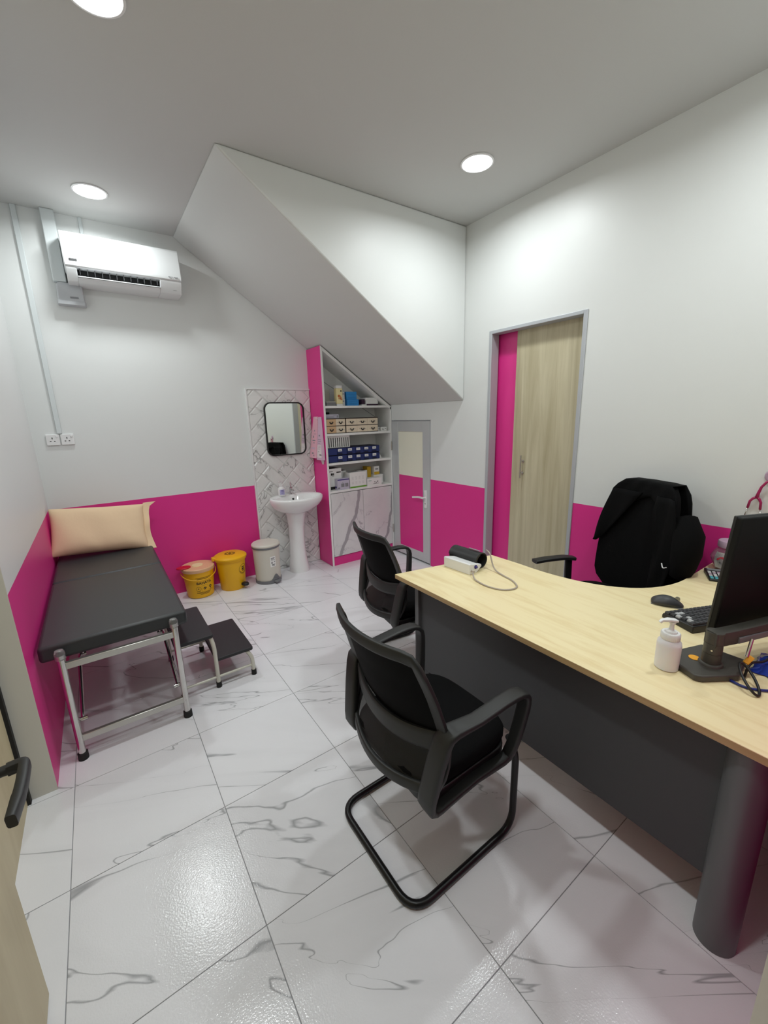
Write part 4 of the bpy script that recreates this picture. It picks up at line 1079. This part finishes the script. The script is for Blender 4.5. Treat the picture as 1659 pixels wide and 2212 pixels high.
for s in (1, -1):
    bm = nb(); bar(bm, rnd([(-.05, .27 * s, .40), (-.05, .315 * s, .42), (-.05, .325 * s, .655)], .05), .05, .025, (1, 0, 0)); ar = obj('arm_post', bm, 'black_plastic', oc)
    bm = nb(); bar(bm, rnd([(-.09, .325 * s, .648), (-.02, .325 * s, .662), (.12, .325 * s, .664), (.215, .325 * s, .658)], .03), .06, .026, (0, 1, 0)); obj('arm_pad', bm, 'black_soft', ar)
# jacket hung over the back
jk = thing('jacket', 'black jacket draped over the back of the office chair', 'jacket', (2.78, -3.05, .6), FA)
def jf(s, z, off=0):
    p = ocb(-s * 1.05, z, off); return Vector((p.x, p.y, p.z - .6))
bm = nb()     # collar and shoulders folded over the top of the chair
top = []
ZT = 1.217
def tsc(z): return 1 - .24 * max(0, (z - (ZT - .085)) / .085) ** 2
for k in range(19):
    s = -1.02 + 2.04 * k / 18; row = []
    lap = 1.05
    if abs(s + .1) < .6: lap = 1.05 + .085 * (1 - abs(s + .1) / .6) ** .7
    for q in range(6):
        z = min(lap + (ZT - lap) * q / 5, ZT)
        row.append(jf(s * tsc(z), z, .016 + .005 * math.sin(k * 1.3 + q)))
    for q in range(7):
        z = ZT - .045 * q
        row.append(jf(s * tsc(z) * 1.02, z, -.085 - .004 * q + .004 * math.sin(k * .9)))
    top.append(row)
loft(bm, top, loop=False)
o = obj('collar', bm, 'black_fabric', jk, smooth=180); sm = o.modifiers.new('s', 'SOLIDIFY'); sm.thickness = .008
bm = nb()     # left front edge hanging as a strip (viewer's left)
rows = []
for k in range(13):
    u = k / 12; z = 1.15 - .36 * u; s1 = 1.0 + .01 * u
    s0 = .10 + .82 * u if u < .98 else .97
    rows.append([jf(s0 + (s1 - s0) * q / 5, z - .0, .022 + .008 * math.sin(q * 1.1 + u * 5)) for q in range(6)])
loft(bm, rows, loop=False)
o = obj('front_edge', bm, 'black_fabric', jk, smooth=180); sm = o.modifiers.new('s', 'SOLIDIFY'); sm.thickness = .007
bm = nb()     # the other front edge, hanging straight
rows = []
for k in range(15):
    u = k / 14; z = 1.15 - .54 * u
    s0 = -.42 - .18 * u + .03 * math.sin(u * 9); s1 = -1.08 - .06 * math.sin(u * 5)
    rows.append([jf(s0 + (s1 - s0) * q / 6, z, .024 + .012 * math.sin(q * 1.4 + u * 6)) for q in range(7)])
loft(bm, rows, loop=False)
o = obj('front_edge', bm, 'black_fabric', jk, smooth=180); sm = o.modifiers.new('s', 'SOLIDIFY'); sm.thickness = .007
bm = nb()     # body hanging behind the chair, wider than the back
rows = []
for k in range(12):
    u = k / 11; z = 1.11 - .51 * u
    wv = .2 + .075 * math.sin(min(u * 1.9, PI / 2)); sh_ = .02 + .045 * u
    base = ocb(0, z, -.11)
    rows.append([Vector((base.x + .03 * (2 * q / 12 - 1) ** 2 + .012 * math.sin(q * 1.7 + 3 * u), sh_ - wv + 2 * wv * q / 12, z - .6)) for q in range(13)])
loft(bm, rows, loop=False)
o = obj('body', bm, 'black_fabric', jk, smooth=180); sm = o.modifiers.new('s', 'SOLIDIFY'); sm.thickness = .01
bm = nb()
tube(bm, [jf(-1.08, 1.05, -.05), jf(-1.22, .97, -.045), jf(-1.24, .88, -.035), jf(-1.18, .80, -.03), jf(-1.12, .75, -.03)], [.055, .075, .07, .06, .05], 14); obj('sleeve', bm, 'black_fabric', jk, smooth=60)
bm = nb(); tube(bm, rnd([jf(-1.07, .80, .05), jf(-.98, .785, .052), jf(-.93, .81, .05)], .03), .003, 8); obj('zip_pull', bm, 'white_plastic', jk)

# ================================================================ THINGS ON THE DESK
# blood pressure monitor
bpm = thing('blood_pressure_monitor', 'white blood pressure monitor at the near-left end of the desk', 'medical device', (2.02, -2.64, ZD), math.radians(-90))
bm = nb(); prism(bm, [(-.045, 0), (.045, 0), (.06, .028), (-.052, .075)], -.098, .098, axis=1); obj('body', bm, 'white_plastic', bpm, bevel=.006)
# ---- (desk things, continued)
bpy.data.objects.remove(bpm.children[0])
bpm.location = (1.992, -2.64, ZD); bpm.rotation_euler = (0, 0, math.radians(4))
bm = nb(); prism(bm, [(0, 0), (.062, 0), (.105, .03), (.10, .042), (.004, .064), (-.002, .06)], -.098, .098, axis=1); obj('body', bm, 'white_plastic', bpm, bevel=.004)
bm = nb(); box(bm, .018, .085, -.08, .05, -.0005, .0005); xform(bm, (0, 0, .0605), (0, math.radians(13), 0)); obj('display', bm, 'ink_grey', bpm)
bm = nb()
for a in (0, 60, 120):
    b2_ = nb(); box(b2_, -.004, .004, -.011, .011, -.004, 0); 
    xform(b2_, (0, 0, 0), (0, 0, math.radians(a))); me_ = bpy.data.meshes.new('t'); b2_.to_mesh(me_); b2_.free(); bm.from_mesh(me_); bpy.data.meshes.remove(me_)
cyl(bm, (0, 0, 0), (0, 0, -.012), .006); xform(bm, (.048, -.0985, .038), (math.radians(-90), 0, 0)); obj('dial', bm, 'violet', bpm)
bm = nb(); cyl(bm, (.012, -.097, .022), (.012, -.118, .024), .006, seg=12); xform(bm); obj('socket_plug', bm, 'tube_grey', bpm)
cf = thing('arm_cuff', 'black rolled blood pressure cuff behind the white monitor', 'cuff', (2.125, -2.60, ZD), math.radians(3))
bm = nb(); spiral = []; rings = []
for k in range(45):
    a = PI * .6 + 2 * PI * 1.18 * k / 44; r = .044 + .008 * k / 44
    spiral.append((r * math.cos(a) * 1.05, r * math.sin(a) * .96))
out = spiral; inn = [(x * (1 - .006 / math.hypot(x, z)), z * (1 - .006 / math.hypot(x, z))) for x, z in spiral]
lp = out + inn[::-1]
zmin = min(z for x, z in lp)
loft(bm, [[(x, y, z - zmin + .0005) for x, z in lp] for y in (-.105, -.05, 0, .05, .105)]); obj('cuff_body', bm, 'black_soft', cf, smooth=50)
bm = nb(); box(bm, -.004, .006, -.09, -.01, .1015, .1035); obj('label_strip', bm, 'ink_grey', cf)
bm = nb(); tube(bm, rnd([(2.175, -2.70, .862), (2.165, -2.735, .855), (2.15, -2.78, .77), (2.13, -2.86, .7645), (2.115, -2.94, .7645), (2.06, -3.02, .7645), (1.975, -2.995, .7645), (1.945, -2.90, .7645), (1.965, -2.80, .766), (1.995, -2.762, .785)], .05, 6), .0042, 10)
tag(obj('air_tube', bm, 'tube_grey', None, smooth=180), 'grey air tube looping over the desk from the blood pressure monitor', 'tube')

# mouse
ms = thing('computer_mouse', 'dark grey sculpted computer mouse on the desk', 'mouse', (2.44, -3.548, ZD), math.atan2(-.121, .045))
bm = nb(); rings = []
for k in range(15):
    u = k / 14; x = -.063 + .128 * u
    wv = .039 * math.sin(PI * min(1, .12 + .88 * u) ** .9) ** .42 if 0 < u < 1 else .012
    h_ = .046 * math.sin(PI * (u * .86 + .10)) ** .75
    rings.append([(x, -wv, .0), (x, -wv * 1.08, h_ * .35), (x, -wv * .7, h_ * .82), (x, -wv * .2, h_), (x, wv * .3, h_ * .96), (x, wv * .8, h_ * .66), (x, wv * 1.03, h_ * .3), (x, wv, 0)])
loft(bm, rings); obj('shell', bm, 'key_grey', ms, smooth=180, sub=1)
bm = nb(); cyl(bm, (.038, -.004, .036), (.038, .004, .036), .010, seg=16); obj('wheel', bm, 'steel_satin', ms)
bm = nb(); prism(bm, [(-.06, -.03), (.06, -.03), (.06, .03), (-.06, .03)], 0.0005, .004); obj('base', bm, 'grey_plastic', ms)

# keyboard
ka = math.atan2(-.41, .91)
kb = thing('keyboard', 'black computer keyboard partly behind the monitor', 'keyboard', (2.262, -3.652, ZD), ka)
bm = nb(); loft(bm, [[(x, y, z) for x, y in ((.0, -.073), (.44, -.073), (.44, .073), (.0, .073))] for z in (.0005, .012)] + [[(.002, -.071, .030), (.438, -.071, .030), (.438, .071, .020), (.002, .071, .020)]]); obj('case', bm, 'black_plastic', kb, bevel=.003)
km = None
for r in range(6):
    for k in range(21):
        if r == 5 and 4 < k < 9: continue
        cx, cy = .016 + .0203 * k + (.004 * r if k < 14 else 0) % .02, .058 - .0225 * r
        zz = .0205 + .010 * (.071 - cy) / .142
        key_m = 'key_light' if (k, r) in ((0, 2), (1, 3), (0, 4), (2, 1), (1, 1)) else 'key_grey'
        bm = nb(); w_ = .0088 if not (r == 5 and k == 4) else .05
        x_off = 0 if w_ < .02 else .04
        loft(bm, [[(cx + x_off + sx_ * (w_ - e), cy + sy_ * (.0098 - e), zz + h_) for sx_, sy_ in ((-1, -1), (1, -1), (1, 1), (-1, 1))] for e, h_ in ((0, -.003), (0, .004), (.002, .0085))])
        if key_m == 'key_grey' and w_ < .02:
            if km is None: km = (obj('key', bm, key_m, kb, smooth=0), cx, cy, zz)
            else:
                bm.free(); o = km[0].copy(); COL.objects.link(o); o.parent = kb; o.location = (cx - km[1], cy - km[2], zz - km[3])
        else: obj('key', bm, key_m, kb, smooth=0)

# pump bottle
pb = thing('pump_bottle', 'white hand sanitiser pump bottle on the desk edge side', 'bottle', (1.910, -3.748, ZD))
bm = nb(); lathe(bm, [(.032, .0005), (.036, .003), (.037, .09), (.035, .102), (.026, .112), (.026, .118)], 40); obj('bottle', bm, 'bottle', pb)
bm = nb(); rings = []
for z, r in ((.112, .028), (.114, .0295), (.133, .0295), (.136, .027)): rings.append([((r - .0012 * (k % 2)) * math.cos(2 * PI * k / 60), (r - .0012 * (k % 2)) * math.sin(2 * PI * k / 60), z) for k in range(60)])
loft(bm, rings); lathe(bm, [(.02, .135), (.018, .142), (.008, .145), (.0065, .165), (.011, .172), (.011, .176)], 24); cp = obj('screw_cap', bm, 'white_plastic', pb)
bm = nb(); bar(bm, [(.012, -.006, .178), (-.012, .006, .184), (-.036, .018, .185), (-.043, .022, .178)], [.022, .022, .012, .009], .009, (.45, .89, 0)); obj('nozzle', bm, 'white_plastic', cp)
bm = nb(); rect2d(bm, -.006, .006, -.004, .004, 2); wrap(bm, lambda z: .037, -.75, .04); obj('print', bm, 'ink_grey', pb)

# monitor arm and monitor
ma = thing('monitor_arm', 'dark grey monitor arm with heavy base and orange dot sticker', 'monitor arm', (2.01, -3.843, ZD))
bm = nb(); prism(bm, [(1.925, -3.772), (1.894, -3.836), (1.905, -3.856), (2.008, -3.925), (2.13, -3.91), (2.13, -3.78), (2.04, -3.748), (1.96, -3.756)], ZD + .0005, ZD + .024); bs_ = obj('base', bm, 'arm_grey', ma, world=True, bevel=.005)
bm = nb(); lathe(bm, [(.017, .0245), (.017, .0258), (.006, .0262)], 24); xform(bm, (-.005, .045, 0)); obj('round_sticker', bm, 'amber', bs_)
bm = nb(); lathe(bm, [(.036, .024), (.034, .03), (.030, .033)], 32); obj('collar', bm, 'arm_grey', ma)
bm = nb(); cyl(bm, (0, 0, .03), (0, 0, .068), .0275, seg=32); cyl(bm, (0, 0, .069), (0, 0, .105), .0275, .0265, seg=32); cyl(bm, (0, 0, .106), (0, 0, .146), .0265, .026, seg=32); obj('post', bm, 'arm_grey', ma)
bm = nb(); bar(bm, [(-.02, .006, .122), (.06, -.026, .122), (.17, -.07, .128), (.345, -.14, .139)], .055, .042, (0, 0, 1), e=.35); obj('lower_arm', bm, 'arm_grey', ma)
bm = nb(); bar(bm, [(.06, -.05, .112), (.17, -.093, .117), (.28, -.135, .123)], .022, .006, (0, 0, 1)); obj('cable_cover', bm, 'grey_plastic', ma)
bm = nb(); cyl(bm, (.35, -.143, .09), (.35, -.143, .33), .022, seg=20); bar(bm, [(.347, -.146, .30), (.359, -.118, .305)], .07, .07, (0, 0, 1)); obj('head_joint', bm, 'arm_grey', ma)
bm = nb(); cyl(bm, (-.026, -.004, .085), (-.0285, -.0045, .085), .003, seg=10); obj('screw', bm, 'steel', ma)
md = Vector((.91, -.414, 0)).normalized(); mn = Vector((.414, .91, 0)).normalized()
mo = thing('computer_monitor', 'black flat monitor seen from behind on the arm', 'monitor', (2.107, -3.814, .845), math.atan2(md.y, md.x))
bm = nb(); box(bm, 0, .62, 0, .032, 0, .442); xform(bm, (0, 0, 0), (math.radians(4), 0, 0)); obj('housing', bm, 'screen_black', mo, bevel=.006)
bm = nb(); box(bm, -.0015, .6215, .02, .0305, -.001, .4435); xform(bm, (0, 0, 0), (math.radians(4), 0, 0)); obj('bezel', bm, 'black_soft', mo, bevel=.003)
bm = nb(); box(bm, .012, .608, .0315, .0335, .014, .428); xform(bm, (0, 0, 0), (math.radians(4), 0, 0)); obj('screen', bm, 'screen_black', mo)
bm = nb(); box(bm, .25, .39, -.05, .001, .14, .29); xform(bm, (0, 0, 0), (math.radians(4), 0, 0)); obj('back_mount', bm, 'black_soft', mo, bevel=.006)

# cables behind the arm
bm = nb(); tube(bm, rnd([(1.985, -3.905, .765), (1.975, -3.945, .7645), (2.0, -3.985, .7645), (2.08, -4.05, .7645), (2.25, -4.1, .7645)], .05), .0042, 10); tag(obj('blue_cable', bm, 'cable_blue', None, smooth=180), 'dark blue cable running off along the desk from the arm base', 'cable')
cb_ = thing('cable_bundle', 'coil of black cable with an orange tag behind the monitor arm', 'cable', (2.07, -3.95, ZD))
bm = nb(); loopc = [(-.075 + .055 * math.cos(a) * .6 + .03 * math.sin(a), -.0 + .05 * math.sin(a) * .7, .03 + .026 * math.sin(a)) for a in [2 * PI * k / 26 for k in range(26)]]
tube(bm, loopc, .0042, 8, closed=True); obj('loop', bm, 'black_plastic', cb_, smooth=180)
bm = nb(); tube(bm, rnd([(-.03, .02, .005), (.0, .02, .05), (.06, -.01, .04), (.15, -.02, .07), (.24, -.05, .005)], .04), .004, 8); obj('strand', bm, 'black_plastic', cb_, smooth=180)
bm = nb(); tube(bm, rnd([(-.02, -.06, .005), (.06, -.07, .045), (.12, -.03, .03), (.2, -.08, .005)], .04), .0045, 8); obj('strand', bm, 'cable_blue', cb_, smooth=180)
bm = nb(); box(bm, -.012, .012, -.008, .008, 0, .03); xform(bm, (-.0, .03, .04), (.5, .5, .3)); pg = obj('tagged_plug', bm, 'amber', cb_, bevel=.002)
bm = nb(); cyl(bm, (.0, .03, .065), (.03, .03, .12), .006, .005); obj('plug_shell', bm, 'steel', cb_)
bgp = thing('blue_plastic_bag', 'crumpled dark blue plastic film behind the arm base', 'plastic bag', (2.17, -3.98, ZD))
bm = nb(); G_ = {}
rr = random.Random(9)
for i in range(11):
    for j in range(11):
        u, v = i / 10, j / 10
        h_ = .004 + .04 * math.sin(PI * u) * math.sin(PI * v) * (.4 + rr.random())
        G_[i, j] = bm.verts.new((-.075 + .17 * u + .012 * rr.random(), -.06 + .11 * v + .012 * rr.random(), h_))
for i in range(10):
    for j in range(10): bm.faces.new((G_[i, j], G_[i + 1, j], G_[i + 1, j + 1], G_[i, j + 1]))
obj('film', bm, 'bag_blue', bgp, smooth=25)
bm = nb(); prism(bm, [(-.06, -.05), (.08, -.05), (.08, .04), (-.06, .04)], .0005, .003); obj('underside', bm, 'bag_blue', bgp)

# calculator
ca = thing('calculator', 'black desk calculator with cyan and white keys beside the jar', 'calculator', (2.93, -3.60, ZD), math.atan2(.08, .16) )
ca.location = (2.985, -3.575, ZD)
bm = nb(); loft(bm, [[(-.075, -.043, .0005), (.075, -.043, .0005), (.075, .043, .0005), (-.075, .043, .0005)], [(-.075, -.043, .012), (.075, -.043, .024), (.075, .043, .024), (-.075, .043, .012)]]); obj('case', bm, 'black_plastic', ca, bevel=.004)
for i in range(6):
    for j in range(4):
        x, y = -.062 + .0165 * i, -.03 + .02 * j
        bm = nb(); z_ = .012 + .012 * (x + .075) / .15
        box(bm, x - .006, x + .006, y - .007, y + .007, z_, z_ + .004); obj('key', bm, 'cyan' if (i < 2 and j in (2, 3)) else 'white_plastic' if (i + j) % 3 else 'mauve', ca, bevel=.001)
bm = nb(); box(bm, .042, .068, -.034, .034, .021, .0245); obj('display', bm, 'ink_grey', ca)

# sweet jar
jr = thing('sweet_jar', 'round clear jar of wrapped sweets with white lid by the right wall', 'jar', (3.145, -3.575, ZD))
R_ = [(.048, .0005), (.055, .004), (.06, .02), (.082, .07), (.08, .082), (.062, .118), (.054, .128), (.054, .134)]
bm = nb(); lathe(bm, R_ + [(r - .003, z) for r, z in R_[::-1][:-1]] + [(.045, .004)], 36); obj('glass', bm, 'jar', jr, smooth=60)
bm = nb(); lathe(bm, [(.054, .134), (.058, .136), (.058, .166), (.055, .17), (.01, .17)], 36); obj('lid', bm, 'mauve', jr)['label'] = 'milky pale lid'
rr = random.Random(3)
for k in range(26):
    z = .012 + .018 * (k // 6) + .004 * rr.random(); rmax = .042 + .018 * min(1, z / .06) - (.022 if z > .07 else 0)
    a = rr.random() * 6.28; r = rmax * (.75 + .25 * rr.random()) if k % 6 else .01
    bm = nb(); bmesh.ops.create_icosphere(bm, subdivisions=1, radius=.012)
    bmesh.ops.scale(bm, vec=(1.3, .8, .8), verts=bm.verts); xform(bm, (r * math.cos(a), r * math.sin(a), z), (0, rr.random(), a))
    obj('sweet', bm, ('candy_red', 'candy_red', 'candy_blue', 'candy_orange', 'paper_white')[k % 5 if z > .03 else 0], jr)
rj = lambda z: .06 + .022 * (z - .02) / .05 if z < .07 else .082 - .022 * (z - .07) / .05
a0 = ang_cam(3.145, -3.575)
bm = nb(); rect2d(bm, -.035, .035, -.045, .045, 8); bmesh.ops.subdivide_edges(bm, edges=bm.edges, cuts=3); wrap(bm, lambda z: rj(z) + .001, a0 - .42, .066); lb = obj('label', bm, 'paper_white', jr)
bm = nb(); arc2d(bm, (.005, -.005), .016, .026, 20, 160, 12); wrap(bm, lambda z: rj(z) + .002, a0 - .42, .07); obj('red_arch', bm, 'candy_red', lb)
bm = text2d('TI', .016); wrap(bm, lambda z: rj(z) + .002, a0 - .44, .055); obj('lettering', bm, 'ink', lb)

# stethoscope on a wall hook
hk = thing('suction_hook', 'mauve round wall hook on the right wall above the monitor', 'hook', (XR, -3.672, 1.285))
bm = nb(); cyl(bm, (-.0005, 0, 0), (-.012, 0, 0), .036, .032, seg=32); obj('disc', bm, 'mauve', hk, bevel=.003)
bm = nb(); tube(bm, rnd([(-.010, 0, -.018), (-.035, 0, -.034), (-.04, 0, -.015)], .012), .005, 10); obj('peg', bm, 'mauve', hk)
sh = thing('stethoscope', 'magenta stethoscope hanging from the mauve hook on the right wall', 'stethoscope', (XR - .025, -3.672, 1.258))
bm = nb(); tube(bm, [(0, .0, .004), (0, .018, -.005), (0, .034, -.032), (.002, .042, -.065), (.004, .046, -.09)], [.006, .006, .006, .007, .009], 12)
tube(bm, [(0, 0, .004), (0, -.022, -.01), (0, -.036, -.05), (0, -.038, -.14), (.0, -.03, -.26), (0, -.01, -.36)], .006, 12); obj('tubing', bm, 'magenta', sh, smooth=180)
bm = nb(); tube(bm, [(.004, .046, -.088), (.004, .060, -.096), (.004, .071, -.112), (.004, .076, -.15)], [.007, .0065, .006, .006], 12)
tube(bm, [(.004, .046, -.088), (.004, .034, -.098), (.004, .026, -.115), (.004, .024, -.152)], [.007, .0065, .006, .006], 12); yk = obj('yoke', bm, 'magenta', sh, smooth=180)
bm = nb(); tube(bm, [(.004, .076, -.15), (.004, .082, -.19), (.004, .075, -.27)], .003, 8); tube(bm, [(.004, .024, -.15), (.004, .018, -.19), (.004, .026, -.27)], .003, 8); obj('ear_tubes', bm, 'steel', sh, smooth=180)
bm = nb(); cyl(bm, (-.004, -.008, -.375), (.012, -.008, -.375), .022, seg=24); obj('chest_piece', bm, 'steel', sh)

# tiny printed marks that cannot be picked apart singly
for o in bpy.data.objects:
    if o.type == 'MESH' and o.parent and o.name.split('.')[0] in ('print', 'printing', 'lettering', 'small_print', 'emblem', 'icons', 'display', 'mark', 'front_print', 'leaf'):
        o['kind'] = 'stuff'
